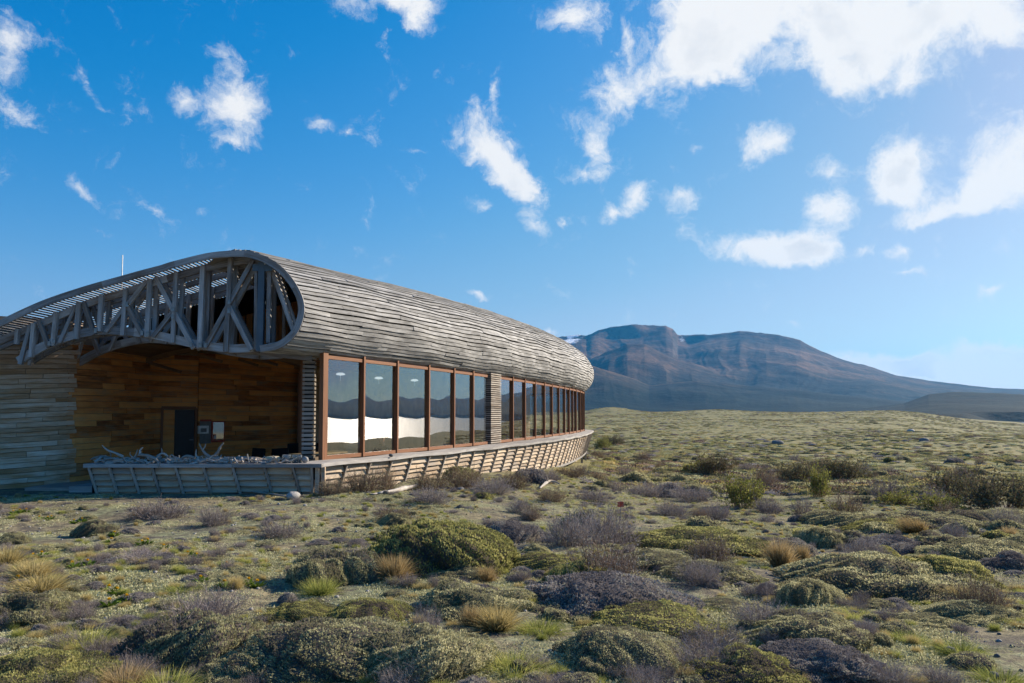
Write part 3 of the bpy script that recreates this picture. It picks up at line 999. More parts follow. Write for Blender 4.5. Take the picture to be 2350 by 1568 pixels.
ROWS = 36
def roof_boards():
    """long weathered boards that run with the roof; nearest 300 are pieces of their own"""
    pieces = []
    for j in range(ROWS + 6):
        u = (j + 0.5) / ROWS
        if u > 1.0:
            break
        s = -0.02
        first = random.uniform(0.8, 4.0)
        while s < CW.L - 3.0:
            ln = first if s < 0 else random.uniform(2.2, 4.4) if s < 26 else random.uniform(1.2, 2.4)
            e = min(s + ln, CW.L - 3.0)
            pieces.append((s, e, u, j))
            s = e + 0.004
    wfrac = 0.80
    rest = MB()
    pieces.sort(key=lambda p: (p[0] > 30, p[0] + (6 if p[2] > 1 else 0)))
    n_obj = 0
    for (s0, s1, u, j) in pieces:
        n = max(2, int((s1 - s0) / 0.55) + 1)
        # far beyond the bend only the skin is seen as a whole
        du = 0.5 * wfrac / ROWS * random.uniform(0.84, 1.10)
        j0 = random.uniform(-0.012, 0.012); j1 = j0 + random.uniform(-0.012, 0.012)
        lift = random.uniform(-0.008, 0.018)
        rows = []
        for i in range(n):
            t = i / (n - 1)
            s = s0 + (s1 - s0) * t
            uu = u + (j0 * (1 - t) + j1 * t) / PROF_L
            nrm = tube_normal(max(s, 0.0), min(uu, 1.2))
            a = tube(max(s, 0.0), max(uu - du, 0)); b = tube(max(s, 0.0), uu + du)
            low = nrm * (0.014 + lift)          # lower edge stands proud like a lap
            rows.append([a + low, b + nrm * lift * 0.5, b - nrm * 0.024, a - nrm * 0.016])
        if n_obj < 300 and u <= 1.03:
            part('board', MB().strip(rows).mesh('board'), 'grey_roof_board', roof)
            n_obj += 1
        else:
            rest.strip(rows)
    o = part('boards', rest.mesh('boards'), 'grey_roof_board', roof)
    tag(o, None, None, None, 'stuff')
roof_boards()

def ribs():
    for s in (0.9, 2.0, 3.4):
        rows = []
        for u in np.linspace(0.02, 0.98, 30):
            p = tube(s, u); n = tube_normal(s, u)
            q = tube(s + 0.08, u); n2 = tube_normal(s + 0.08, u)
            rows.append([p - n * 0.04, q - n2 * 0.04, q - n2 * 0.16, p - n * 0.16])
        part('rib', MB().strip(rows).mesh('rib'), 'grey_truss_timber', roof)
ribs()

def px_line(pts, Y):
    return [at(x, y, Y) for x, y in pts]

def band(name, outer_pts, Y0, Y1, thick, mat, parent, inward):
    """bent board: follows points in the plane Y0, thickness towards 'inward', depth to Y1"""
    Q, _ = resample([tuple(p) for p in outer_pts], max(12, len(outer_pts) * 6))
    rows = []
    for i, p in enumerate(Q):
        a = Q[max(i - 1, 0)]; b = Q[min(i + 1, len(Q) - 1)]
        t = Vector(b - a).normalized()
        n = Vector((-t.z, 0, t.x)) * inward
        p = Vector(p)
        rows.append([p, p + n * thick, p + n * thick + Vector((0, Y1 - Y0, 0)), p + Vector((0, Y1 - Y0, 0))])
    return part(name, MB().strip(rows).mesh(name), mat, parent)

# laminated rim, in the bent lengths the photograph shows
rim_all = list(reversed(RIM_L)) + RIM_R[::-1][1:]
RIMW, RIM_LEN = resample([tuple(at(x, y, 17.96)) for x, y in rim_all], 240)
cuts = [0, 46, 84, 122, 158, 192, 218, 239]
for a, b in zip(cuts[:-1], cuts[1:]):
    rows = []
    for i in range(a, b + 1):
        t = Vector(RIMW[min(i + 1, 239)] - RIMW[max(i - 1, 0)]).normalized()
        n = Vector((t.z, 0, -t.x))
        p = Vector(RIMW[i])
        w = 0.15 if i < 225 else 0.15
        rows.append([p, p + n * w, p + n * w + Vector((0, 0.055, 0)), p + Vector((0, 0.055, 0))])
    part('rim_board', MB().strip(rows).mesh('rim_board'), 'grey_truss_timber', roof)

def canopy_slats():
    """spaced slats of the canopy, running back from the rim"""
    Q, L = resample([tuple(at(x, y, 18.02)) for x, y in RIM_L], int(0.5 + 74))
    for i in range(1, len(Q)):
        p = Vector(Q[i]); t = Vector(Q[i] - Q[i - 1]).normalized()
        n = Vector((-t.z, 0, t.x))
        if n.z < 0:
            n = -n
        w = 0.050 * random.uniform(0.9, 1.1); th = 0.014
        j = random.uniform(-0.006, 0.006)
        c = p - n * 0.05 + t * j
        y0 = 18.0 + random.uniform(0, 0.03)
        y1 = 25.0
        if i % 9 == 4:
            y1 = 21.2
        rows = []
        for y in (y0, (y0 + y1) / 2, y1):
            k = c + Vector((0, y - c.y, 0)) + t * random.uniform(-0.006, 0.006)
            rows.append([k - t * w / 2 - n * th / 2, k + t * w / 2 - n * th / 2, k + t * w / 2 + n * th / 2, k - t * w / 2 + n * th / 2])
        part('slat', MB().strip(rows).mesh('slat'), 'grey_roof_board', roof)
    # closed roof further back over the porch
    rows = []
    Y = np.linspace(21.7, 36, 8)
    P = np.zeros((len(Y), len(Q), 3))
    for a, y in enumerate(Y):
        for b in range(len(Q)):
            P[a, b] = (Q[b][0] + (y - 18) * 0.10, y, Q[b][2] - 0.14)
    part('roof_deck', grid_mesh('roof_deck', P), 'dark_lining', roof)
    # purlins across the slats
    for y in (19.7, 21.6, 23.2):
        rows = []
        for b in range(0, len(Q), 3):
            p = Vector((Q[b][0], y, Q[b][2] - 0.10))
            rows.append([p, p + Vector((0, 0.09, 0)), p + Vector((0, 0.09, -0.14)), p + Vector((0, 0, -0.14))])
        part('purlin', MB().strip(rows).mesh('purlin'), 'grey_truss_timber', roof)
canopy_slats()

# ------------------------------------------------------------------ truss in the open end
def z2(x, y):
    return ((350 + .20408 * x) * .918, (600 + .20408 * y) * .918)
def z1(x, y):
    return ((.2551 * x) * .918, (560 + .2551 * y) * .918)

TRUSS = [  # kind, end a, end b, width in metres
    ('post', z2(128, 480), z2(92, 1195), .125), ('diagonal_brace', z2(190, 455), z2(660, 1330), .125), ('post', z2(452, 400), z2(405, 1262), .11),
    ('diagonal_brace', z2(395, 890), z2(160, 1185), .11), ('post', z2(775, 320), z2(735, 1325), .13), ('diagonal_brace', z2(1385, 245), z2(795, 1325), .12),
    ('post', z2(1118, 225), z2(1055, 1372), .13), ('diagonal_brace', z2(1085, 800), z2(1365, 1350), .125), ('post', z2(1432, 300), z2(1420, 1345), .085),
    ('post', z2(1590, 370), z2(1576, 1260), .11), ('diagonal_brace', z2(1605, 340), z2(1885, 1120), .12),
    ('post', z1(180, 1030), z1(165, 1180), .10), ('diagonal_brace', z1(300, 990), z1(198, 1375), .11), ('post', z1(338, 975), z1(310, 1305), .10),
    ('diagonal_brace', z1(380, 945), z1(480, 1210), .11), ('post', z1(556, 860), z1(525, 1195), .11), ('diagonal_brace', z1(748, 800), z1(590, 1165), .10),
    ('post', z1(782, 765), z1(752, 1130), .12), ('diagonal_brace', z1(822, 770), z1(925, 1085), .11), ('post', z1(1002, 690), z1(978, 1055), .12),
    ('diagonal_brace', z1(1225, 810), z1(1040, 1060), .10), ('diagonal_brace', z1(1440, 560), z1(1262, 780), .11), ('post', z1(1237, 640), z1(1208, 1095), .11),
    ('diagonal_brace', z1(1252, 812), z1(1400, 1100), .11),
]
TOPCH = [z1(-260, 1215), z1(0, 1105), z1(180, 1030), z1(370, 950), z1(560, 868), z1(800, 765), z1(1010, 692), z1(1235, 628), z1(1470, 545), z2(160, 478), z2(430, 398), z2(770, 305), z2(1100, 235), z2(1330, 215), z2(1560, 270)]
BOTCH = [z1(195, 1378), z1(300, 1312), z1(480, 1215), z1(740, 1125), z1(1000, 1082), z1(1200, 1090), z1(1400, 1110), z2(90, 1200), z2(400, 1262), z2(700, 1332), z2(1060, 1377), z2(1250, 1378), z2(1390, 1368)]

def make_truss(Y, full=True, members=TRUSS):
    tr = empty('truss', (-8.0, Y, 2.9))
    tr.parent = lodge
    tr.matrix_parent_inverse = world_loc(lodge).inverted()
    ref = 18.35
    dy = Vector((0, Y - ref, 0))
    for k, (kind, a, b, w) in enumerate(members):
        lift = 0.012 if kind == 'post' else -0.014
        p = at(*a, ref) + dy + Vector((0, -lift, 0)); q = at(*b, ref) + dy + Vector((0, -lift, 0))
        beam(kind, p, q, w * 0.86, 0.10, 'grey_truss_timber', tr)
    def chord(name, pts, w, inward):
        W = [at(x, y, ref + 0.03) + dy for x, y in pts]
        Q, _ = resample([tuple(p) for p in W], 90)
        n = 3 if name == 'top_chord' else 4
        ed = np.linspace(0, 89, n + 1).astype(int)
        for a, b in zip(ed[:-1], ed[1:]):
            rows = []
            for i in range(a, b + 1):
                t = Vector(Q[min(i + 1, 89)] - Q[max(i - 1, 0)]).normalized()
                nn = Vector((-t.z, 0, t.x)) * inward
                p = Vector(Q[i])
                rows.append([p, p + nn * w, p + nn * w + Vector((0, .09, 0)), p + Vector((0, .09, 0))])
            part(name, MB().strip(rows).mesh(name), 'grey_truss_timber', tr)
    chord('top_chord', TOPCH, 0.17, -1)
    chord('bottom_chord', BOTCH, 0.20, 1)
    if full:
        band('bottom_chord', [tuple(at(*z2(x, y), 18.2)) for x, y in ((1478, 1372), (1600, 1348), (1712, 1322), (1800, 1270))], 18.2, 18.28, 0.16, 'grey_truss_timber', tr, 1)
        c = part('steel_column', MB().box((3.3 - 0.02, 0.155, 0.15)).mesh('steel_column'), 'blue_steel', tr)
        p = at(*z2(1500, 275), 18.3); q = at(*z2(1472, 1368), 18.3)
        m, L = beam_matrix(p, q)
        c.data = MB().box((L, 0.14, 0.15)).mesh('steel_column'); c.data.materials.append(MATS['blue_steel'])
        c.matrix_basis = m
        for sx in (-1, 1):
            pl = part('gusset_plate', MB().box((0.22, 0.012, 0.16)).mesh('gusset_plate'), 'blue_steel', tr)
            pl.matrix_basis = Matrix.Translation(at(*z2(1500 + 66 * sx, 340), 18.24))
        for (x, y) in (z2(1090, 760), z2(1085, 870), z2(405, 850), z2(400, 940), z2(735, 1290), z2(90, 1150), z2(800, 1290), z2(620, 1280), z1(480, 1170), z1(935, 1045), z1(1240, 790), z1(1390, 1070), z1(525, 1150)):
            mb = MB()
            for ax in (-1, 1):
                for ay in (-1, 0, 1):
                    mb.box((0.022, 0.012, 0.022), off=(ax * 0.035, 0, ay * 0.05))
            b = part('bolt_plate', MB().box((0.07, 0.008, 0.11)).mesh('bolt_plate'), 'bolt_steel', tr)
            b.matrix_basis = Matrix.Translation(at(x, y, 18.272))
    return tr
tr0 = make_truss(18.35)
tr0['label'] = 'open front truss of grey timber under the roof rim'
make_truss(18.72, False)
make_truss(20.6, False, [t for i, t in enumerate(TRUSS) if i % 2 == 0])

# second, lower arch behind the front truss, and the dark soffit it carries
ARCH = [(120, 885), (150, 862), (175.6, 842), (199, 825.5), (234, 810), (281, 795), (339, 784), (400, 782), (480, 792), (560, 806), (640, 817), (716, 824)]
def soffit():
    tr = empty('arch_truss', (-8.0, 21.5, 2.6))
    tr.parent = lodge
    tr.matrix_parent_inverse = world_loc(lodge).inverted()
    band('bottom_chord', [tuple(at(x, y, 21.5)) for x, y in ARCH[1:]], 21.5, 21.6, 0.14, 'grey_truss_timber', tr, 1)
    band('top_chord', [tuple(at(x, y, 21.5)) for x, y in ((172, 812), (200, 800), (240, 785), (300, 765))], 21.5, 21.6, 0.16, 'grey_truss_timber', tr, 1)
    for (a, b) in (((180, 812), (205, 828)), ((207, 800), (206, 820)), ((240, 783), (216, 815)), ((262, 775), (259, 798)), ((285, 770), (300, 790))):
        beam('brace', at(*a, 21.48), at(*b, 21.48), 0.10, 0.08, 'grey_truss_timber', tr)
    Q, _ = resample([tuple(at(x, y, 21.62)) for x, y in ARCH], 40)
    sof = empty('porch_ceiling', (-8.0, 26.0, 2.8))
    sof.parent = lodge
    sof.matrix_parent_inverse = world_loc(lodge).inverted()
    for i in range(len(Q) - 1):
        a, b = Vector(Q[i]), Vector(Q[i + 1])
        t = (b - a)
        g = t * 0.03
        rows = []
        for y in (21.64, 28.0, 35.0):
            k = Vector((0.10 * (y - 21.6), y - 21.62, 0.02 * (y - 21.6)))
            up = Vector((0, 0, 0.03))
            rows.append([a + g + k, b - g + k, b - g + k + up, a + g + k + up])
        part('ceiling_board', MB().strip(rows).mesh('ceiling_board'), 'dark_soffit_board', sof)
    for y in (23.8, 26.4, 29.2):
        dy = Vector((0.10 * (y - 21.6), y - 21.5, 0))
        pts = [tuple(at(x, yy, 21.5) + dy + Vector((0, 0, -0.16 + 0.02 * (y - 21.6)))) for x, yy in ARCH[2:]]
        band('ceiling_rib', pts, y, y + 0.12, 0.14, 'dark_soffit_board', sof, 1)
        for k in range(3):
            c = Vector(pts[2 + 2 * k])
            beam('ceiling_brace', c + Vector((0, 0.06, 0)), c + Vector((1.0, 0.06, -0.30)), 0.09, 0.08, 'dark_soffit_board', sof)
    # boarded end wall that closes the roof void
    for i in range(22):
        x = -10.6 + i * 0.24
        top = float(np.interp(x, [-12.1, -9.0, -6.9, -5.2], [3.9, 5.0, 5.35, 5.35]))
        zb = float(np.interp(x - 0.13, Q[:, 0], Q[:, 2])) + 0.05
        part('void_board', MB().box((top - zb, 0.02, 0.2)).mesh('void_board'), 'brown_wall_plank', sof).matrix_basis = Matrix.Translation((x, 24.4 + random.uniform(-.015, .015), (top + zb) / 2)) @ Matrix.Rotation(-math.pi / 2, 4, 'Y')
    # beam that carries the eave to the slatted pillar
    beam('eave_beam', at(560, 806, 18.95), at(716, 823, 19.45), 0.13, 0.12, 'grey_truss_timber', sof)
soffit()

# lightning rod
part('lightning_rod', MB().box((0.02, 0.02, 1.35)).mesh('lightning_rod'), 'white_paint', roof).matrix_basis = Matrix.Translation(at(281, 596, 20.5) + Vector((0, 0, -0.55)))

# ------------------------------------------------------------------ glazed front
wall = empty('window_wall', (0, 32, 0.5), lodge)
wall.matrix_parent_inverse = world_loc(lodge).inverted()
MULL = [734.4, 831.0, 908.5, 981, 1039, 1083, 1117.5, 1144.3, 1174.3, 1202.4, 1226.8, 1247.4, 1265, 1281, 1294, 1304.5, 1313, 1320.5, 1329.8, 1335.5, 1339.2]
THIN = {10, 13, 16, 19}
S_M = [CW.s_at_px(x) for x in MULL]

def vbox(name, s, w, d, z0, z1, mat, parent, out=0.0):
    c = CW.at(s); n = CW.n(s)
    m = Matrix(((0, -n[1], n[0], c[0] + n[0] * out), (0, n[0], n[1], c[1] + n[1] * out), (1, 0, 0, (z0 + z1) / 2), (0, 0, 0, 1)))
    # local x up (grain), local y along the wall, local z outward
    return link(name, MB().box((z1 - z0, w, d)).mesh(name), mat, parent, mw=m)

def hbar(name, p, q, h, d, mat, parent, n):
    x = Vector((q[0] - p[0], q[1] - p[1], 0)).normalized()
    z = Vector((n[0], n[1], 0)); z = (z - x * z.dot(x)).normalized()
    y = z.cross(x)
    m = Matrix((x, y, z)).transposed().to_4x4()
    m.translation = (Vector(p) + Vector(q)) / 2
    return link(name, MB().box(((Vector(q) - Vector(p)).length, h, d)).mesh(name), mat, parent, mw=m)

for i, s in enumerate(S_M):
    if i in (6, 7):
        continue
    if i in THIN:
        vbox('mullion', s, 0.06, 0.10, Z_SILL, Z_HEAD + .12, 'orange_frame_wood', wall, 0.02)
    else:
        w = 0.19 if i == 0 else 0.075
        vbox('mullion', s + (0.12 if i == 0 else 0), w, 0.125, Z_SILL, Z_HEAD + .12, 'orange_frame_wood', wall, 0.02)
S_ALL = S_M + [S_M[-1] + 1.6 * k for k in range(1, 5)]
for i in range(len(S_ALL) - 1):
    if i == 6:
        continue
    a, b = S_ALL[i] + 0.058, S_ALL[i + 1] - 0.058
    if i == 0:
        a += 0.19
    if i in THIN: a -= 0.026
    if i + 1 in THIN: b += 0.026
    if b - a < 0.1:
        continue
    pa, pb = CW.at(a), CW.at(b)
    n = CW.n((a + b) / 2)
    wdw = empty('window', (*CW.at((a + b) / 2), Z_SILL), wall)
    wdw.parent = lodge
    wdw.matrix_parent_inverse = world_loc(lodge).inverted()
    hbar('bottom_rail', (*pa, Z_SILL + 0.055), (*pb, Z_SILL + 0.055), 0.10, 0.10, 'orange_frame_wood', wdw, n)
    hbar('top_rail', (*pa, Z_HEAD - 0.0), (*pb, Z_HEAD - 0.0), 0.09, 0.10, 'orange_frame_wood', wdw, n)
    # sealed pane: thin slab, panes sit at slightly different angles
    dn = random.uniform(-0.008, 0.008)
    qa = pa - n * (0.012 + dn); qb = pb - n * (0.012 - dn)
    hbar('pane', (*qa, (Z_SILL + Z_HEAD) / 2 + .03), (*qb, (Z_SILL + Z_HEAD) / 2 + .03), Z_HEAD - Z_SILL - 0.15, 0.012, 'window_glass', wdw, n)

def slat_pillar(name, c, ax, ay, z0, z1, n, gap=0.35, mat='slat_pillar_wood'):
    """square pillar wrapped with horizontal slats; ax, ay = half axes in plan"""
    pl = empty(name, (c[0], c[1], z0))
    pl.parent = lodge
    pl.matrix_parent_inverse = world_loc(lodge).inverted()
    ax, ay = Vector((*ax, 0)), Vector((*ay, 0))
    core = MB()
    m = Matrix((ax.normalized(), ay.normalized(), Vector((0, 0, 1)))).transposed().to_4x4()
    m.translation = Vector((c[0], c[1], (z0 + z1) / 2))
    link('core', MB().box((2 * ax.length - 0.09, 2 * ay.length - 0.09, z1 - z0)).mesh('core'), 'dark_lining', pl, mw=m)
    dz = (z1 - z0) / n
    for i in range(n):
        z = z0 + (i + 0.5) * dz
        mm = m.copy()
        mm.translation = Vector((c[0] + random.uniform(-.004, .004), c[1] + random.uniform(-.004, .004), z))
        link('slat', MB().box((2 * ax.length, 2 * ay.length, dz * (1 - gap))).mesh('slat'), mat, pl, mw=mm)
    return pl
p1 = at(710, 950, 19.75)
slat_pillar('slatted_pillar', (p1.x - .01, p1.y), (0.15, 0.02), (-0.03, 0.19), Z_LEDGE + 0.02, Z_HEAD + 0.25, 26)
sm = (S_M[6] + S_M[7]) / 2
cm = CW.at(sm); nm = CW.n(sm); tm = np.array((-nm[1], nm[0]))
slat_pillar('slatted_pillar', cm + nm * 0.01, tm * (S_M[7] - S_M[6]) * 0.44, nm * 0.13, Z_LEDGE + 0.02, Z_HEAD + 0.14, 34, 0.45)

# ------------------------------------------------------------------ room behind the glass
room = empty('room', (-3, 30, 0.2), lodge)
room.matrix_parent_inverse = world_loc(lodge).inverted()
PART0 = Vector((p1.x - 0.18, p1.y + 0.12, 0)); PART1 = Vector((-9.35, 33.2, 0))
def room_depth(s):
    """how far the room reaches back from the glass: to the porch partition, or 6.4 m"""
    c, n = CW.at(s), CW.n(s)
    a = np.array(PART0[:2]); d = np.array(PART1[:2]) - a
    M = np.array([[-n[0], -d[0]], [-n[1], -d[1]]])
    t, k = np.linalg.solve(M, a - c)
    return min(6.4, t - 0.08) if 0 <= k <= 1 and t > 0 else (0.12 if k < 0 else 6.4)
def room_shell():
    ss = np.arange(S_M[0] + 0.05, CW.L - 6, 0.6)
    dep = np.array([room_depth(s) for s in ss])
    def sheet(name, k0, z0, k1, z1, mat):
        P = np.zeros((len(ss), 2, 3))
        for i, s in enumerate(ss):
            c, n = CW.at(s), CW.n(s)
            for k, (o, z) in enumerate(((k0, z0), (k1, z1))):
                oo = 0.06 if o == 0 else dep[i]
                P[i, k] = (c[0] - n[0] * oo, c[1] - n[1] * oo, z)
        part(name, grid_mesh(name, P, smooth=False), mat, room)
    sheet('floor', 0, -0.41, 1, -0.41, 'interior_floor')
    sheet('ceiling', 0, Z_HEAD + 0.16, 1, Z_HEAD + 0.9, 'interior_wall')
    ss = ss[dep >= 6.39]; dep = dep[dep >= 6.39]
    sheet('back_wall', 1, -0.62, 1, Z_HEAD + 1.0, 'interior_wall')
room_shell()
# glazed screen between porch and room (seen edge on): posts, dado board and panes
def screen():
    sc = empty('porch_screen', (PART0.x, PART0.y, 0.0))
    sc.parent = lodge
    sc.matrix_parent_inverse = world_loc(lodge).inverted()
    n = 6
    for k in range(n + 1):
        p = PART0.lerp(PART1, k / n)
        link('post', MB().box((0.08, 0.08, 3.3)).mesh('post'), 'orange_frame_wood', sc, loc=(p.x, p.y, 1.6))
        if k < n:
            q = PART0.lerp(PART1, (k + 1) / n)
            d = (q - p).normalized() * 0.05
            hbar('dado_board', (p.x + d.x, p.y + d.y, 0.15), (q.x - d.x, q.y - d.y, 0.15), 0.4, 0.03, 'brown_wall_plank', sc, (-0.95, -0.25))
            hbar('pane', (p.x + d.x, p.y + d.y, 1.75), (q.x - d.x, q.y - d.y, 1.75), 2.75, 0.012, 'window_glass', sc, (-0.95, -0.25))
screen()

# ------------------------------------------------------------------ ledge and louvred skirt
skirt = empty('louvred_skirt', (0, 28, -0.4), lodge)
skirt.matrix_parent_inverse = world_loc(lodge).inverted()
C0 = CL.at(0.0)
S_END = CL.L - 10
def ledge_piece(s0, s1):
    rows = []
    n = max(2, int((s1 - s0) / 0.6))
    for k in range(n + 1):
        s = s0 + (s1 - s0) * k / n
        c, nn = CL.at(s), CL.n(s)
        # inner edge reaches the glass line
        d = CW.P - c
        wdt = min(float(np.min(np.hypot(d[:, 0], d[:, 1]))) - 0.07, 1.25)
        wdt = max(wdt, 0.45)
        z = Z_LEDGE + 0.012 * math.sin(s * 1.7)
        o = c + nn * (0.02 * math.sin(s * 2.1)); i_ = c - nn * wdt
        rows.append([Vector((*i_, z)), Vector((*o, z)), Vector((*o, z - 0.085)), Vector((*i_, z - 0.085))])
    part('ledge_board', MB().strip(rows).mesh('ledge_board'), 'ledge_wood', skirt)
s = 0.0
while s < S_END:
    e = min(s + random.uniform(3.2, 4.6), S_END)
    ledge_piece(s, e - 0.006)
    s = e

BASE_Z = -0.86
def skirt_pt(s, z):
    c, n = CL.at(s), CL.n(s)
    t = (Z_LEDGE - z) / (Z_LEDGE - BASE_Z)
    lean = 0.10 + 0.42 * t
    return Vector((*(c - n * lean), z)), Vector((*n, 0)), Vector((-n[1], n[0], 0))

def skirt_panels():
    s = 0.12
    pitch = 1.06
    cnt = 0
    rest = MB()
    while s + pitch < S_END:
        a, b = s + 0.03, s + pitch - 0.03
        # batten (slanting a little like the others)
        p0, n0, t0 = skirt_pt(s, Z_LEDGE - 0.10)
        p1_, n1, t1 = skirt_pt(max(s - 0.10, 0.02), BASE_Z)
        beam('batten', p0 + n0 * 0.055, p1_ + n1 * 0.055, 0.045, 0.05, 'slat_pillar_wood', skirt, up=n0)
        nl = 9
        for k in range(nl):
            z1 = Z_LEDGE - 0.11 - k * (Z_LEDGE - 0.11 - BASE_Z) / nl
            z0 = z1 - (Z_LEDGE - 0.11 - BASE_Z) / nl * 1.05
            rows = []
            w0, w1 = random.uniform(-0.012, 0.012), random.uniform(-0.012, 0.012)
            for t in (0.0, 0.5, 1.0):
                ss = a + (b - a) * t - 0.10 * k / nl
                pt, n, _ = skirt_pt(max(ss, 0.01), z1)
                pb, n2, _ = skirt_pt(max(ss, 0.01), z0)
                wv = w0 * (1 - t) + w1 * t + (random.uniform(-.012, .012) if t == 0.5 else 0)
                pb = pb + Vector((0, 0, wv))
                rows.append([pt - n * 0.035, pb + n * 0.045, pb + n * 0.022, pt - n * 0.055])
            if cnt < 292:
                part('louver', MB().strip(rows).mesh('louver'), 'tan_louver_board', skirt)
                cnt += 1
            else:
                rest.strip(rows)
        s += pitch
    tag(part('louvers', rest.mesh('louvers'), 'tan_louver_board', skirt), None, None, None, 'stuff')
    # dark inner face and bottom beam
    ss = np.arange(0.0, S_END, 0.7)
    P = np.zeros((len(ss), 2, 3))
    rows = []
    for i, q in enumerate(ss):
        pa, na, _ = skirt_pt(q, Z_LEDGE - 0.03); pb, nb, _ = skirt_pt(q, BASE_Z)
        P[i, 0] = pa - na * 0.09; P[i, 1] = pb - nb * 0.09
        rows.append([pb + nb * 0.07 + Vector((0, 0, 0.02)), pb + nb * 0.07 - Vector((0, 0, 0.09)), pb - nb * 0.1 - Vector((0, 0, 0.09)), pb - nb * 0.1 + Vector((0, 0, 0.02))])
    part('inner_face', grid_mesh('inner_face', P), 'dark_lining', skirt)
    part('bottom_beam', MB().strip(rows).mesh('bottom_beam'), 'ledge_wood', skirt)
    # plank base and props under the far end, where the ground drops away
    for k in range(5):
        rows = []
        for q in np.arange(14, S_END, 1.2):
            c, n = CL.at(q), CL.n(q)
            o = c - n * 1.0
            z = BASE_Z - 0.16 - 0.17 * k
            rows.append([Vector((*o, z)), Vector((*o, z - .165)), Vector((*(o - n * .03), z - .165)), Vector((*(o - n * .03), z))])
        part('base_plank', MB().strip(rows).mesh('base_plank'), 'tan_louver_board', skirt)
    for q in (CL.s_at_px(1352) + 0.5, CL.s_at_px(1352) + 5, CL.s_at_px(1300)):
        c, n = CL.at(q), CL.n(q)
        p = c - n * 0.5
        g = gz(*p)
        part('prop_post', MB().box((0.12, 0.12, BASE_Z - g + 0.2)).mesh('prop_post'), 'slat_pillar_wood', skirt, loc=(p[0], p[1], (BASE_Z + g - 0.2) / 2))
skirt_panels()

# short front towards the camera: ledge with slanting battens
FL = at(196, 1058, 18.0); FR = Vector((C0[0], C0[1], Z_LEDGE))
front = empty('porch_front', (FL.x, 18.1, -0.2))
front.parent = lodge
front.matrix_parent_inverse = world_loc(lodge).inverted()
def front_skirt():
    x0, x1 = FL.x, FR.x + 0.05
    zt = Z_LEDGE
    n = 7
    edges = np.linspace(x0, x1 - 0.02, n)
    cut = x0 + (x1 - x0) * 0.62
    for a, b in ((x0 - 0.05, cut - 0.003), (cut, x1)):
        part('ledge_board', MB().box((b - a, 0.85, 0.085)).mesh('ledge_board'), 'ledge_wood', front, loc=((a + b) / 2, 18.42, zt - 0.045))
    bat = [205, 252, 302, 350, 404, 468, 535, 608, 672, 716]
    zb = -0.42
    for k, px in enumerate(bat):
        t = at(px, 1075, 18.08)
        top = Vector((t.x, 18.06, zt - 0.09)); bot = Vector((t.x + (0.22 if k < 9 else 0.0), 18.20, zb))
        beam('batten', top, bot, 0.055, 0.05, 'slat_pillar_wood', front)
    xs = [at(px, 1075, 18.08).x for px in bat]
    for k in range(len(xs) - 1):
        nl = 6
        for i in range(nl):
            z1 = zt - 0.10 - i * (zt - 0.10 - zb) / nl
            z0 = z1 - (zt - 0.10 - zb) / nl * 1.05
            sh0 = 0.22 * i / nl if k < 9 else 0
            xa, xb = xs[k] + 0.03 + sh0, xs[k + 1] - 0.03 + (sh0 if k < 8 else 0)
            w0, w1 = random.uniform(-.012, .012), random.uniform(-.012, .012)
            yy = 18.12 + 0.12 * i / nl
            rows = []
            for x, w in ((xa, w0), ((xa + xb) / 2, (w0 + w1) / 2 + random.uniform(-.01, .01)), (xb, w1)):
                rows.append([Vector((x, yy + .035, z1)), Vector((x, yy - .03, z0 + w)), Vector((x, yy - .008, z0 + w)), Vector((x, yy + .055, z1))])
            part('louver', MB().strip(rows).mesh('louver'), 'tan_louver_board', front)
    part('inner_face', MB().box((x1 - x0, 0.02, zt - zb - .1)).mesh('inner_face'), 'dark_lining', front, loc=((x0 + x1) / 2, 18.36, (zt + zb) / 2 - 0.05))
    part('side_face', MB().box((0.02, 1.6, zt - zb - .1)).mesh('side_face'), 'dark_lining', front, loc=(x0 + 0.02, 19.1, (zt + zb) / 2 - 0.05))
    part('bottom_rail', MB().box((x1 - x0 - 0.3, 0.06, 0.10)).mesh('bottom_rail'), 'slat_pillar_wood', front, loc=((x0 + x1) / 2 + 0.18, 18.22, zb - 0.03))
    # corner posts
    for dx, dy in ((-0.06, 0.02), (0.06, 0.10)):
        part('corner_post', MB().box((0.09, 0.09, 0.98)).mesh('corner_post'), 'tan_louver_board', front, loc=(FR.x + dx - 0.02, 18.12 + dy, zt - 0.09 - 0.49))
    # low step at the left end
    part('step', MB().box((0.75, 0.9, 0.16)).mesh('step'), 'ledge_wood', front, loc=(x0 - 0.25, 18.9, gz(x0, 18.9) + 0.07))
front_skirt()

# ------------------------------------------------------------------ plank walls of the porch
WPATH = [(-15.6, 17.9), (-14.0, 18.75), (-12.6, 19.65), (-11.85, 20.4), (-11.6, 21.6), (-11.5, 23.2), (-11.35, 24.6), (-10.5, 25.15), (-9.4, 26.7), (-8.1, 29.2)]
WP, WPL = resample(WPATH, 200)
WS = np.linspace(0, WPL, 200)
def wp(s):
    return np.array((np.interp(s, WS, WP[:, 0]), np.interp(s, WS, WP[:, 1])))
def s_of_px(px):
    r = CX + FPX * WP[:, 0] / WP[:, 1]
    return float(np.interp(px, r, WS))
S_CORNER, S_D0, S_D1 = s_of_px(172), s_of_px(371), s_of_px(450)

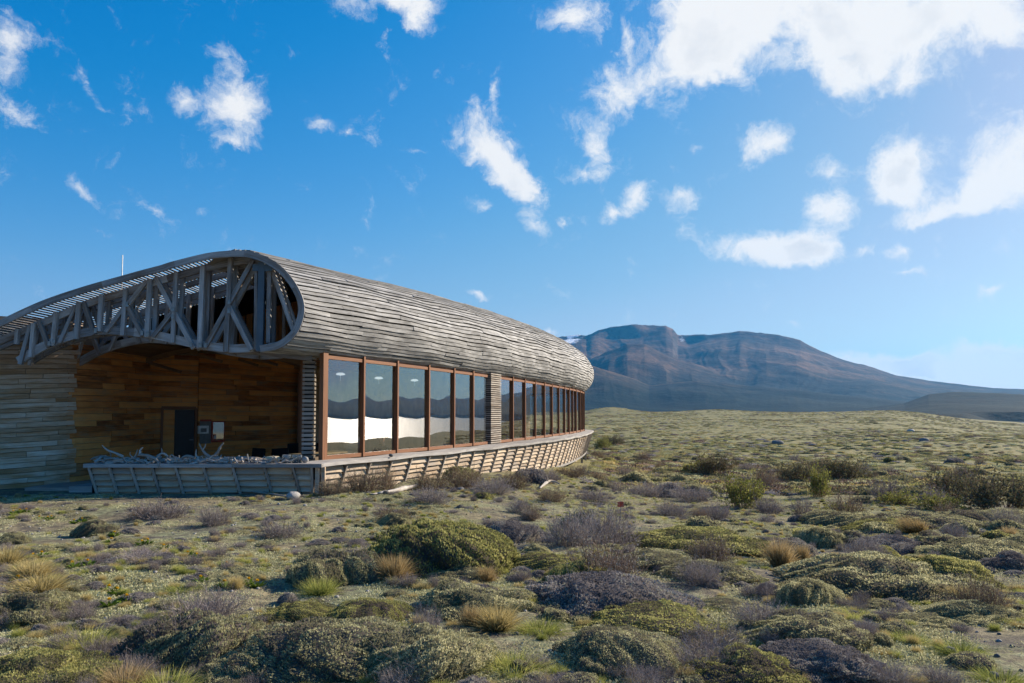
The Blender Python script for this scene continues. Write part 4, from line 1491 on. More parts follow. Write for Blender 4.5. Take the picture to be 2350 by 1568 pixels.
def plank_wall(name, s0, s1, z0, z1, h, mat, lens, jag=0.0, off=0.0, slope=0.0, skip=None):
    w = empty(name, (*wp((s0 + s1) / 2), z0))
    w.parent = lodge
    w.matrix_parent_inverse = world_loc(lodge).inverted()
    z = z0
    while z < z1:
        hh = h * random.uniform(0.85, 1.15)
        s = s0 - random.uniform(0, lens[0] * 0.8)
        while s < s1:
            e = s + random.uniform(*lens)
            a, b = max(s, s0), min(e, s1)
            if b >= s1 and jag:
                b = s1 + random.uniform(-jag, jag * 0.4)
            if skip and z + hh * 0.5 < skip[2]:
                if a < skip[0] < b: b = skip[0]
                elif a < skip[1] < b: a = skip[1]
                elif a >= skip[0] and b <= skip[1]: a = b
            if b - a > 0.08:
                pr = random.uniform(0.0, 0.028) + off
                rows = []
                n = max(2, int((b - a) / 0.22) + 1)
                for k in range(n):
                    q = a + 0.004 + (b - a - 0.008) * k / (n - 1)
                    p = wp(q); p2 = wp(q + 0.05)
                    t = (p2 - p) / np.linalg.norm(p2 - p); nn = np.array((t[1], -t[0]))
                    zz = z + slope * (q - s0)
                    o = p + nn * (0.03 + pr)
                    ot = o - nn * 0.012
                    rows.append([Vector((*o, zz + 0.006)), Vector((*ot, zz + hh - 0.006)), Vector((*p, zz + hh - 0.006)), Vector((*p, zz + 0.006))])
                part('plank', MB().strip(rows).mesh('plank'), mat, w)
            s = e
        z += hh
    # dark backing
    ss = np.linspace(s0, s1, 24)
    P = np.array([[(*wp(q), z0), (*wp(q), z1)] for q in ss])
    return w
w1_ = plank_wall('bleached_plank_wall', 0.0, S_CORNER, -0.75, 3.9, 0.125, 'bleached_wall_plank', (0.9, 2.2), 0.16, 0.03, 0.05)
w1_['label'] = 'bleached overlapping planks with jagged ends'
plank_wall('brown_plank_wall', S_CORNER - 0.22, S_D1 + 0.05, -0.35, 3.5, 0.17, 'brown_wall_plank', (1.0, 2.4), 0, 0, 0.006, (S_D0, S_D1, 1.86))
plank_wall('brown_plank_wall', S_D1 + 0.06, WPL, -0.35, 3.6, 0.17, 'brown_wall_plank', (0.9, 2.2), 0, 0.02)
def backing():
    ss = np.linspace(0, WPL, 40)
    P = []
    for q in ss:
        p = wp(q); p2 = wp(min(q + 0.05, WPL)); t = (p2 - p); t = t / (np.linalg.norm(t) + 1e-9)
        nn = np.array((t[1], -t[0]))
        b = p - nn * 0.06
        P.append([(*b, -0.5), (*b, 4.2)])
    part('wall_backing', grid_mesh('wall_backing', np.array(P)), 'interior_wall', lodge)
backing()
def porch_details():
    a, b = wp(S_D0), wp(S_D1)
    t = (b - a) / np.linalg.norm(b - a); n = np.array((t[1], -t[0]))
    door = empty('door', (*((a + b) / 2), -0.1))
    door.parent = lodge
    door.matrix_parent_inverse = world_loc(lodge).inverted()
    hbar('door_leaf', (*(a + t * 0.42), 0.9), (*(b - t * 0.04), 0.9), 1.86, 0.05, 'black_door', door, n)
    hbar('side_panel', (*(a + t * 0.06), 0.9), (*(a + t * 0.40), 0.9), 1.86, 0.04, 'brown_wall_plank', door, n)
    for p in (a + t * 0.02, b - t * 0.0):
        vb = link('door_frame', MB().box((2.0, 0.07, 0.10)).mesh('door_frame'), 'orange_frame_wood', door,
                  mw=Matrix(((0, t[0], n[0], p[0] + n[0] * .04), (0, t[1], n[1], p[1] + n[1] * .04), (1, 0, 0, 0.88), (0, 0, 0, 1))))
    hbar('door_frame', (*(a + n * .04), 1.90), (*(b + n * .04), 1.90), 0.09, 0.10, 'orange_frame_wood', door, n)
    h = b - t * 0.12
    hbar('door_handle', (*(h + n * .06 - t * .06), 0.85), (*(h + n * .06 + t * .06), 0.85), 0.02, 0.03, 'bolt_steel', door, n)
    # intercom
    q = wp(S_D1 + 0.22); q2 = wp(S_D1 + 0.32); t2 = (q2 - q) / np.linalg.norm(q2 - q); n2 = np.array((t2[1], -t2[0]))
    q = q + n2 * 0.09
    m = hbar('intercom', (*(q - t2 * .18), 1.18), (*(q + t2 * .18), 1.18), 0.26, 0.07, 'white_paint', lodge, n2)
    hbar('intercom_panel', (*(q + n2 * .037 - t2 * .10), 1.16), (*(q + n2 * .037 + t2 * .10), 1.16), 0.13, 0.006, 'grey_board', lodge, n2)
    # notice boards
    def plate(name, px0, px1, z0, z1, mat, off, parent):
        s0, s1 = s_of_px(px0), s_of_px(px1)
        A, B = wp(s0), wp(s1)
        tt = (B - A) / np.linalg.norm(B - A); nn = np.array((tt[1], -tt[0]))
        return hbar(name, (*(A + nn * off), (z0 + z1) / 2), (*(B + nn * off), (z0 + z1) / 2), z1 - z0, 0.02, mat, parent, nn)
    nb = empty('notice_board', (*wp(s_of_px(480)), 1.0)); nb.parent = lodge; nb.matrix_parent_inverse = world_loc(lodge).inverted()
    plate('back_board', 457, 482, 0.72, 1.50, 'grey_board', 0.10, nb)
    plate('header', 457, 482, 1.46, 1.52, 'red_paint', 0.118, nb)
    gf = empty('glazed_case', (*wp(s_of_px(495)), 1.0)); gf.parent = lodge; gf.matrix_parent_inverse = world_loc(lodge).inverted()
    plate('frame', 482.5, 512, 0.75, 1.46, 'red_paint', 0.12, gf)
    plate('pane', 485, 509.5, 0.82, 1.42, 'glazed_notice', 0.135, gf)
    plate('card', 486, 492, 0.84, 1.02, 'red_paint', 0.150, gf)
    plate('paper', 487, 490.5, 0.87, 0.99, 'paper', 0.163, gf)
porch_details()
# porch deck
part('porch_deck', MB().box((5.4, 12, 0.1)).mesh('porch_deck'), 'deck_wood', lodge, loc=(-9.3, 24.9, -0.16))

# ------------------------------------------------------------------ ceiling lamps, furniture and the guest behind the glass
def inside(px, depth, z):
    """point behind the glass on the survey column px"""
    s = CW.s_at_px(px)
    c = CW.at(s)
    d = c / np.linalg.norm(c)
    p = c + d * depth
    return Vector((p[0], p[1], z))

def lathe(profile, seg=14):
    mb = MB()
    n = len(profile)
    for k in range(seg):
        a = 2 * math.pi * k / seg
        for r, z in profile:
            mb.v.append((r * math.cos(a), r * math.sin(a), z))
    for k in range(seg):
        k2 = (k + 1) % seg
        for i in range(n - 1):
            mb.f.append((k * n + i, k2 * n + i, k2 * n + i + 1, k * n + i + 1))
    return mb

def lamp(px, py, depth, label):
    c = inside(px, depth, 0)
    c.z = at(px, py, c.y).z
    o = empty('ceiling_lamp', c)
    tag(o, label, 'lamp', 'lamps behind the glass')
    link('lamp_shade', lathe([(0.0, 0.06), (0.07, 0.055), (0.12, 0.03), (0.14, 0.0), (0.07, -0.02), (0.0, -0.025)]).mesh('lamp_shade', True), 'lit_lamp', o, loc=c)
    link('stem', MB().box((0.02, 0.02, 0.16)).mesh('stem'), 'white_paint', o, loc=c + Vector((0, 0, -0.10)))
    link('suspension', MB().box((0.012, 0.012, Z_HEAD + .5 - c.z)).mesh('suspension'), 'bolt_steel', o, loc=c + Vector((0, 0, (Z_HEAD + .5 - c.z) / 2 + .08)))
lamp(781, 860, 2.2, 'white dish lamp hanging behind the first pane by the porch')
lamp(869, 869, 2.4, 'white dish lamp hanging behind the second pane from the porch')
lamp(951, 874, 2.6, 'white dish lamp hanging behind the third pane from the porch')

def furniture():
    # bench along the glass with a pillow and a pale board on it, and the guest's chair on the lower floor
    s0, s1 = S_M[0] + 0.4, CW.s_at_px(858)
    wb = empty('window_bench', (*CW.at(s0), -0.40)); tag(wb, 'pale timber bench running inside along the first panes', 'bench')
    for nm_, o0, o1, z0, z1, mt in (('body', 0.75, 1.25, -0.40, 0.60, 'interior_wall'), ('top_board', 0.70, 1.32, 0.603, 0.645, 'table_wood')):
        rows = []
        for q in np.linspace(s0, s1, 8):
            c, n = CW.at(q), CW.n(q)
            a_, b_ = c - n * o0, c - n * o1
            rows.append([Vector((*a_, z0)), Vector((*b_, z0)), Vector((*b_, z1)), Vector((*a_, z1))])
        link(nm_, MB().strip(rows).mesh(nm_), mt, wb)
    c = inside(814, 1.25, 0.648)
    q = lathe([(0, -1), (.6, -.8), (.95, -.3), (1, 0), (.95, .3), (.6, .8), (0, 1)], 16)
    q.v = [(max(-.8, min(.8, x)) * .36, y * .10, max(-.8, min(.8, z)) * .25) for x, y, z in q.v]
    pil = link('pillow', q.mesh('pillow', True), 'cream_fabric', loc=c + Vector((0, 0, 0.18)))
    tag(pil, 'cream pillow leaning behind the lower corner of the first pane', 'pillow')
    c = inside(877, 2.0, -0.40)
    st = empty('chair', c); tag(st, 'dark chair under the seated guest behind the second pane', 'chair')
    link('seat', MB().box((0.46, 0.46, 0.06)).mesh('seat'), 'black_cushion', st, loc=c + Vector((0, 0, 0.44)))
    link('backrest', MB().box((0.46, 0.05, 0.45)).mesh('backrest'), 'black_cushion', st, loc=c + Vector((0, 0.25, 0.72)))
    for sx in (-1, 1):
        for sy in (-1, 1):
            link('leg', MB().box((0.04, 0.04, 0.42)).mesh('leg'), 'table_wood', st, loc=c + Vector((sx * .2, sy * .2, 0.21)))
    return c

def person(base):
    """seated guest, elbow raised, hand at the chin"""
    p = empty('person', base)
    tag(p, 'seated person in dark top behind second pane, hand raised to chin', 'person')
    V, E, R = [], [], []
    def add(pt, r, par=None):
        V.append(Vector(pt)); R.append(r)
        if par is not None:
            E.append((par, len(V) - 1))
        return len(V) - 1
    hip = add((0, 0, 0.55), .15)
    waist = add((0, 0.0, 0.74), .125, hip)
    chest = add((0, -0.02, 0.94), .145, waist)
    nk0 = add((0, -0.02, 1.10), .07, chest)
    nk = add((0, -0.04, 1.19), .052, nk0)
    for s in (-1, 1):
        h = add((s * .10, -.04, .54), .095, hip)
        k = add((s * .14, -.44, .55), .065, h)
        a = add((s * .14, -.46, .12), .042, k)
        add((s * .15, -.62, .06), .035, a)
    sL = add((-.17, -.02, 1.05), .062, nk0); eL = add((-.24, -.16, .80), .045, sL); wL = add((-.10, -.38, .70), .032, eL)
    sR = add((.17, -.02, 1.05), .062, nk0); eR = add((.26, -.26, .86), .045, sR); wR = add((.13, -.24, 1.10), .030, eR)
    me = bpy.data.meshes.new('body')
    me.from_pydata(V, E, [])
    o = link('body', me, 'dark_sweater', p, loc=base)
    sk = o.modifiers.new('skin', 'SKIN')
    for i, sv in enumerate(me.skin_vertices[0].data):
        sv.radius = (R[i], R[i]); sv.use_root = (i == 0)
    o.modifiers.new('sub', 'SUBSURF').levels = 1
    o.modifiers['sub'].render_levels = 2
    # head as a shaped ball with face
    mb = lathe([(0.0, -0.125), (0.045, -0.12), (0.07, -0.085), (0.084, -0.03), (0.09, 0.02), (0.085, 0.07), (0.06, 0.11), (0.0, 0.128)], 20)
    mb.v = [(x * (0.92 if abs(x) > 0 else 1), y * 1.12, z) for x, y, z in mb.v]
    hc = base + Vector((0.02, -0.07, 1.33))
    hm = Matrix.Translation(hc) @ Matrix.Rotation(math.radians(20), 4, 'Z')
    head = link('head', mb.mesh('head', True), 'skin', p, mw=hm)
    def bit(name, size, off, mat, r=None):
        q = lathe([(0, -1), (.7, -.7), (1, 0), (.7, .7), (0, 1)], 10)
        q.v = [(x * size[0], y * size[1], z * size[2]) for x, y, z in q.v]
        link(name, q.mesh(name, True), mat, head, mw=hm @ Matrix.Translation(off))
    bit('nose', (.014, .024, .022), (0, -.105, -.01), 'skin')
    bit('mouth', (.024, .008, .008), (0, -.092, -.058), 'lip')
    for s in (-1, 1):
        bit('eye', (.013, .008, .008), (s * .034, -.088, .018), 'eye_white')
        bit('ear', (.012, .022, .032), (s * .085, .0, .0), 'skin')
    hq = lathe([(0.0, 0.15), (0.065, 0.132), (0.098, 0.08), (0.106, 0.02), (0.10, -0.05), (0.085, -0.15), (0.05, -0.19), (0, -0.20)], 20)
    hq.v = [(x, y * 1.12 + 0.035 + (0.02 if z < 0 else 0), z) for x, y, z in hq.v]
    link('hair', hq.mesh('hair', True), 'hair', head, mw=hm)
    # hand at the chin: palm and five fingers
    def hand(w, d, up):
        HV, HE, HR = [], [], []
        d = Vector(d).normalized(); up = Vector(up).normalized(); side = d.cross(up)
        def ad(pt, r, par=None):
            HV.append(pt); HR.append(r)
            if par is not None: HE.append((par, len(HV) - 1))
            return len(HV) - 1
        r0 = ad(Vector(w), .026); pm = ad(Vector(w) + d * .05, .030, r0); kn = ad(Vector(w) + d * .085, .026, pm)
        for f, (ofs, ln) in enumerate(((-.032, .055), (-.011, .070), (.011, .066), (.031, .050))):
            a = ad(Vector(w) + d * .095 + side * ofs, .010, kn)
            b = ad(HV[a] + d * ln * .5 + up * .008, .009, a)
            ad(HV[b] + d * ln * .25 + up * .03, .008, b)
        t = ad(Vector(w) + d * .045 - side * .040 + up * .01, .011, pm)
        ad(HV[t] + d * .04 - side * .012 + up * .02, .009, t)
        hm_ = bpy.data.meshes.new('hand')
        hm_.from_pydata(HV, HE, [])
        ho = link('hand', hm_, 'skin', p, loc=base)
        ho.modifiers.new('skin', 'SKIN')
        for i, sv in enumerate(hm_.skin_vertices[0].data):
            sv.radius = (HR[i], HR[i]); sv.use_root = (i == 0)
        ho.modifiers.new('sub', 'SUBSURF').levels = 1
    hand(V[wR], (-.35, .25, .75), (-.5, -.8, 0))
    hand(V[wL], (.8, -.5, 0.05), (0, 0, 1))
person(furniture())

# dark cushioned porch seats seen over the ledge
for k, (x0, x1, y, lab) in enumerate(((572, 600, 24.5, 'black cushioned porch seat nearest the driftwood stump'), (618, 656, 25.0, 'black cushioned porch seat in the middle of the porch'),
                                      (694, 726, 23.2, 'black cushioned porch seat beside the slatted pillar'), (655, 690, 25.6, 'black cushioned porch seat right of the middle one'))):
    a, b = at(x0, 1035, y), at(x1, 1035, y)
    w = (b - a).length
    zt = at(x0, 1033 - 3 * (k > 1) * 4, y).z
    c = Vector(((a.x + b.x) / 2, y, -0.1))
    st = empty('porch_seat', c); tag(st, lab, 'seat', 'seats on the porch')
    link('cushion', MB().box((w, 0.5, 0.16)).mesh('cushion'), 'black_cushion', st, loc=(c.x, y, zt - 0.45))
    bk = link('backrest', MB().box((w, 0.14, 0.55)).mesh('backrest'), 'black_cushion', st)
    bk.matrix_basis = Matrix.Translation((c.x, y + 0.28, zt - 0.24)) @ Matrix.Rotation(-0.2, 4, 'X') @ Matrix.Rotation(0.05 * (-1) ** k, 4, 'Y')
    for sx in (-1, 1):
        for sy in (-1, 1):
            link('leg', MB().box((0.06, 0.06, zt - 0.5 + 0.1)).mesh('leg'), 'deck_wood', st, loc=(c.x + sx * (w / 2 - .05), y + sy * .2, (zt - 0.5 - 0.1) / 2))

# ------------------------------------------------------------------ plant shapes
def tone_mesh(name, V, F, tone):
    me = bpy.data.meshes.new(name)
    set_mesh(me, V, F)
    a = me.attributes.new('tone', 'FLOAT', 'POINT')
    a.data.foreach_set('value', np.ascontiguousarray(tone, np.float32))
    return me

def rand_unit(rng, n):
    v = rng.normal(size=(n, 3))
    return v / np.linalg.norm(v, axis=1)[:, None]

def blades(base, direc, length, width, rng, tone, bend=None):
    """thin triangles: base (n,3), direction (n,3)"""
    n = len(base)
    side = np.cross(direc, rand_unit(rng, n))
    side /= np.linalg.norm(side, axis=1)[:, None] + 1e-9
    w = np.asarray(width).reshape(-1, 1) * np.ones((n, 1)); l = np.asarray(length).reshape(-1, 1) * np.ones((n, 1))
    mid = base + direc * l * 0.5
    tip = base + direc * l
    V = np.stack([base, mid + side * w, tip, mid - side * w], 1).reshape(-1, 3)
    F = np.arange(n * 4).reshape(n, 4)
    t = np.repeat(tone, 4)
    return V, F, t

def ribbons(paths, widths, rng, tone):
    """paths (n,k,3) -> flat strips"""
    n, k = paths.shape[:2]
    d = np.gradient(paths, axis=1)
    d /= np.linalg.norm(d, axis=2)[..., None] + 1e-9
    up = rand_unit(rng, n)[:, None, :]
    side = np.cross(d, np.broadcast_to(up, d.shape))
    side /= np.linalg.norm(side, axis=2)[..., None] + 1e-9
    w = widths[..., None]
    V = np.stack([paths - side * w, paths + side * w], 2).reshape(-1, 3)
    base = (np.arange(n) * k * 2)[:, None] + np.arange(k - 1)[None, :] * 2
    F = np.stack([base, base + 1, base + 3, base + 2], -1).reshape(-1, 4)
    return V, F, np.repeat(tone, k * 2)

def merge(parts):
    V, F, T = [], [], []
    o = 0
    for v, f, t in parts:
        V.append(v); F.append(f + o); T.append(t); o += len(v)
    return np.concatenate(V), np.concatenate(F), np.concatenate(T)

def n3(p, sc, seed):
    return fbm(p[:, 0] * sc + p[:, 2] * sc * 0.7 + 11, p[:, 1] * sc - p[:, 2] * sc * 0.5, 3, seed)

def dome_pts(rng, n, lobes, hgt, seed):
    """points and normals on a lumpy dome of radius 1"""
    u = rng.random(n); phi = rng.random(n) * 2 * math.pi
    ct = 1 - u * 1.02                                    # a touch below the rim
    st = np.sqrt(np.clip(1 - ct ** 2, 0, 1))
    d = np.stack([st * np.cos(phi), st * np.sin(phi), ct], 1)
    r = 1.0 + lobes * n3(d, 1.6, seed) + 0.15 * n3(d, 4.5, seed + 3) + 0.07 * n3(d, 11.0, seed + 4)
    p = d * r[:, None]
    p[:, 2] *= hgt
    nn = d.copy(); nn[:, 2] /= hgt
    nn /= np.linalg.norm(nn, axis=1)[:, None]
    return p, nn, d

def cushion(seed, n=9000, hgt=0.55, lobes=0.28, leaf=0.035, grey=0.25):
    rng = np.random.default_rng(seed)
    # dark body under the leaves
    a = np.linspace(0, 2 * math.pi, 41)[:-1]; th = np.linspace(0.02, 1.62, 12)
    A, Th = np.meshgrid(a, th)
    d = np.stack([np.sin(Th) * np.cos(A), np.sin(Th) * np.sin(A), np.cos(Th)], -1).reshape(-1, 3)
    r = (1.0 + lobes * n3(d, 1.6, seed) + 0.15 * n3(d, 4.5, seed + 3)) * 0.93
    bv = d * r[:, None]; bv[:, 2] *= hgt
    i = np.arange(11)[:, None] * 40 + np.arange(40)[None, :]
    j = np.arange(11)[:, None] * 40 + (np.arange(40)[None, :] + 1) % 40
    bf = np.stack([i, i + 40, j + 40, j], -1).reshape(-1, 4)
    bt = np.full(len(bv), 0.10) + 0.08 * rng.random(len(bv))
    p, nn, d = dome_pts(rng, n, lobes, hgt, seed)
    patch = n3(d, 2.2, seed + 8)
    tone = 0.62 + 0.24 * rng.normal(size=n) * 0.6 + 0.22 * n3(d, 6.0, seed + 5) + 0.25 * n3(d, 14.0, seed + 6)
    tone = np.where(patch > 0.28 - grey * 0.5, tone * 0.42, tone)
    parts = [(bv, bf, bt)]
    for k in range(2):
        di = nn + 0.55 * rand_unit(rng, n) + np.array((0, 0, 0.35))
        di /= np.linalg.norm(di, axis=1)[:, None]
        l = leaf * rng.uniform(0.7, 1.7, n)
        parts.append(blades(p - nn * leaf * 0.5, di, l, l * 0.22, rng, np.clip(tone + 0.12 * rng.normal(size=n), 0, 1)))
    return tone_mesh('cushion_leaves', *merge(parts))

def grow_twigs(rng, n, hgt, spread, k=5, wig=0.10):
    phi = rng.random(n) * 2 * math.pi
    tilt = np.abs(rng.normal(size=n)) * spread
    r0 = rng.random(n) ** 0.5 * 0.45
    base = np.stack([r0 * np.cos(phi), r0 * np.sin(phi), np.full(n, -0.03)], 1)
    d = np.stack([np.sin(tilt) * np.cos(phi), np.sin(tilt) * np.sin(phi), np.cos(tilt)], 1)
    L = hgt * rng.uniform(0.55, 1.1, n)
    ts = np.linspace(0, 1, k)
    P = base[:, None, :] + d[:, None, :] * (L[:, None] * ts)[..., None]
    w = np.cumsum(rng.normal(size=(n, k, 3)) * wig, axis=1) * L[:, None, None] * 0.5
    w[:, 0] = 0
    return P + w, L

def dry_shrub(seed, stems=240, hgt=0.9, spread=0.75, width=0.006, leafy=0.0, twigs=7):
    rng = np.random.default_rng(seed)
    P, L = grow_twigs(rng, stems, hgt, spread)
    W = np.linspace(1.0, 0.45, P.shape[1])[None, :] * width * rng.uniform(0.8, 1.5, (stems, 1))
    parts = [ribbons(P, W, rng, np.clip(rng.normal(0.42, 0.18, stems), 0, 1))]
    # side twigs
    idx = rng.integers(0, stems, stems * twigs)
    t = rng.uniform(0.35, 1.0, len(idx)) * (P.shape[1] - 1)
    i0 = np.clip(t.astype(int), 0, P.shape[1] - 2); f = (t - i0)[:, None]
    b = P[idx, i0] * (1 - f) + P[idx, i0 + 1] * f
    d = (P[idx, -1] - P[idx, 0]); d /= np.linalg.norm(d, axis=1)[:, None]
    d = d + 0.85 * rand_unit(rng, len(idx)); d /= np.linalg.norm(d, axis=1)[:, None]
    l = (hgt * rng.uniform(0.08, 0.28, len(idx)))[:, None]
    Q = np.stack([b, b + d * l * 0.5 + rand_unit(rng, len(idx)) * l * 0.08, b + d * l], 1)
    W2 = np.array([0.7, 0.55, 0.3])[None, :] * width * np.ones((len(idx), 1))
    parts.append(ribbons(Q, W2, rng, np.clip(rng.normal(0.55, 0.22, len(idx)), 0, 1)))
    twig = tone_mesh('shrub_twigs', *merge(parts))
    leaf = None
    if leafy > 0:
        m = int(len(idx) * leafy)
        e = Q[rng.integers(0, len(idx), m), rng.integers(1, 3, m)]
        ll = (0.05 if leafy > 3 else 0.03) * rng.uniform(0.7, 1.6, m)
        leaf = tone_mesh('shrub_leaves', *blades(e, rand_unit(rng, m) * 0.8 + np.array((0, 0, .5)), ll, ll * 0.35, rng, np.clip(rng.normal(0.55, 0.22, m), 0, 1)))
    return twig, leaf

def tussock(seed, n=900, hgt=1.0, spread=0.5, droop=0.35, width=0.008, lean=(0, 0)):
    rng = np.random.default_rng(seed)
    phi = rng.random(n) * 2 * math.pi
    r0 = rng.random(n) ** 0.5 * 0.28
    tilt = np.abs(rng.normal(size=n)) * spread
    base = np.stack([r0 * np.cos(phi), r0 * np.sin(phi), np.full(n, -0.03)], 1)
    L = hgt * rng.uniform(0.55, 1.1, n)
    k = 5
    ts = np.linspace(0, 1, k)
    ax = np.stack([np.cos(phi), np.sin(phi)], 1) + 0.3 * rng.normal(size=(n, 2))
    ang = tilt[:, None] + droop * rng.uniform(0.3, 1.5, (n, 1)) * ts[None, :] ** 1.5 * 1.6
    dx = np.cumsum(np.sin(ang), 1) / k * L[:, None]; dz = np.cumsum(np.cos(ang), 1) / k * L[:, None]
    P = np.zeros((n, k, 3))
    P[..., 0] = base[:, None, 0] + ax[:, None, 0] * dx + lean[0] * ts[None, :] ** 1.6 * L[:, None]
    P[..., 1] = base[:, None, 1] + ax[:, None, 1] * dx + lean[1] * ts[None, :] ** 1.6 * L[:, None]
    P[..., 2] = base[:, None, 2] + dz
    W = np.array([1, .9, .75, .5, .12])[None, :] * width * rng.uniform(.7, 1.3, (n, 1))
    V, F, T = ribbons(P, W, rng, np.zeros(n))
    tt = np.clip(rng.normal(0.35, 0.14, n), 0, 1)
    T = np.repeat(tt, k * 2) + np.tile(np.repeat(np.linspace(-0.25, 0.4, k), 2), n)
    return tone_mesh('grass_blades', V, F, np.clip(T, 0, 1))

def low_mat(seed, n=420, leaf=0.05):
    rng = np.random.default_rng(seed)
    r = rng.random(n) ** 0.6; phi = rng.random(n) * 2 * math.pi
    rr = r * (1 + 0.35 * np.sin(phi * 3 + seed) + 0.2 * np.sin(phi * 5 + 2 * seed))
    b = np.stack([rr * np.cos(phi), rr * np.sin(phi), 0.10 * (1 - r) * np.ones(n) - 0.03], 1)
    d = rand_unit(rng, n) * 0.9 + np.array((0, 0, 0.9)); d /= np.linalg.norm(d, axis=1)[:, None]
    l = leaf * rng.uniform(0.7, 1.9, n)
    return tone_mesh('mat_leaves', *blades(b, d, l, l * 0.26, rng, np.clip(rng.normal(.5, .22, n), 0, 1)))

def far_tuft(seed, n=170, hgt=0.5):
    """small rounded shrub for the plain"""
    rng = np.random.default_rng(seed)
    a = np.linspace(0, 2 * math.pi, 10)[:-1]; th = np.linspace(0.05, 1.6, 5)
    A, Th = np.meshgrid(a, th)
    d = np.stack([np.sin(Th) * np.cos(A), np.sin(Th) * np.sin(A), np.cos(Th)], -1).reshape(-1, 3)
    r = 0.85 + 0.25 * n3(d, 1.5, seed)
    bv = d * r[:, None]; bv[:, 2] *= hgt
    i = np.arange(4)[:, None] * 9 + np.arange(9)[None, :]
    j = np.arange(4)[:, None] * 9 + (np.arange(9)[None, :] + 1) % 9
    bf = np.stack([i, i + 9, j + 9, j], -1).reshape(-1, 4)
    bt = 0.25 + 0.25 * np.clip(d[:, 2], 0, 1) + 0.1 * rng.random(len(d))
    p, nn, dd = dome_pts(rng, n, 0.25, hgt, seed)
    di = nn + 0.6 * rand_unit(rng, n); di /= np.linalg.norm(di, axis=1)[:, None]
    l = 0.13 * rng.uniform(.7, 1.6, n)
    return tone_mesh('tuft', *merge([(bv, bf, bt), blades(p * 0.90, di, l, l * 0.30, rng, np.clip(rng.normal(.5, .2, n), 0, 1))]))

PM = {}
PM['smoothcushion'] = cushion(171, 24000, 0.50, 0.10, 0.022, -0.25)
for k in range(4):
    PM['cushion_%d' % k] = cushion(100 + k, 17000, 0.52 + 0.05 * (k % 2), 0.30, 0.026, 0.10)
for k in range(3):
    PM['greycushion_%d' % k] = cushion(130 + k, 17000, 0.52, 0.40, 0.028, 0.25)
for k in range(4):
    PM['midcushion_%d' % k] = cushion(150 + k, 2600, 0.55, 0.30, 0.06, 0.2)
for k in range(4):
    PM['dry_%d' % k], PM['dryleaf_%d' % k] = dry_shrub(200 + k, 320, 0.95, 0.72, 0.0055, 0.8, 8)
for k in range(3):
    PM['middry_%d' % k], PM['middryleaf_%d' % k] = dry_shrub(220 + k, 150, 0.95, 0.78, 0.010, 1.2, 6)
for k in range(2):
    PM['spiky_%d' % k], _ = dry_shrub(240 + k, 420, 1.0, 0.55, 0.0045, 0.0, 6)
for k in range(2):
    PM['thin_%d' % k], _ = dry_shrub(250 + k, 110, 1.0, 0.7, 0.004, 0.0, 5)
for k in range(3):
    PM['leafy_%d' % k], PM['leafyleaf_%d' % k] = dry_shrub(260 + k, 110, 1.0, 0.62, 0.008, 5.0, 10)
for k in range(3):
    PM['tussock_%d' % k] = tussock(300 + k, 1100, 1.0, 0.42, 0.30, 0.0075)
PM['tussock_swept'] = tussock(305, 1100, 1.0, 0.35, 0.45, 0.0075, (0.55, -0.1))
for k in range(2):
    PM['grass_%d' % k] = tussock(310 + k, 1300, 0.6, 0.85, 0.30, 0.0042)
for k in range(3):
    PM['mat_%d' % k] = low_mat(320 + k)
for k in range(4):
    PM['tuft_%d' % k] = far_tuft(340 + k)

def with_mat(key, mat):
    """one mesh datablock per shape and material, shared by all copies"""
    kk = key + '|' + mat
    if kk not in PM:
        me = PM[key].copy()
        me.materials.clear()
        me.materials.append(MATS[mat])
        PM[kk] = me
    return PM[kk]

def plant(name, label, category, group, x, y, w, h, parts, rot=None, sink=0.0, wy=None):
    """parts: list of (part name, mesh key, material); w, h = width and height in metres"""
    z = gz(x, y) - sink
    rot = random.uniform(0, 6.28) if rot is None else rot
    o = empty(name, (x, y, z))
    o.rotation_euler.z = rot
    tag(o, label, category, group)
    for pn, key, mat in parts:
        me = with_mat(key, mat)
        k = 0.62 if pn == 'dead_twigs' else 1.0
        c = bpy.data.objects.new(pn, me)
        COL.objects.link(c)
        c.parent = o
        zs = h / max(v_height(key), 1e-3)
        c.scale = (k * w / 2 / v_radius(key), k * (wy or w) / 2 / v_radius(key), zs * (1.12 if k < 1 else 1))
    return o
_vh, _vr = {}, {}
def _dims(key):
    if key not in _vh:
        me = PM[key]
        co = np.empty(len(me.vertices) * 3, np.float32)
        me.vertices.foreach_get('co', co)
        co = co.reshape(-1, 3)
        _vh[key] = float(np.percentile(co[:, 2], 98)); _vr[key] = float(np.percentile(np.hypot(co[:, 0], co[:, 1]), 95))
def v_height(key):
    _dims(key); return _vh[key]
def v_radius(key):
    _dims(key); return _vr[key]

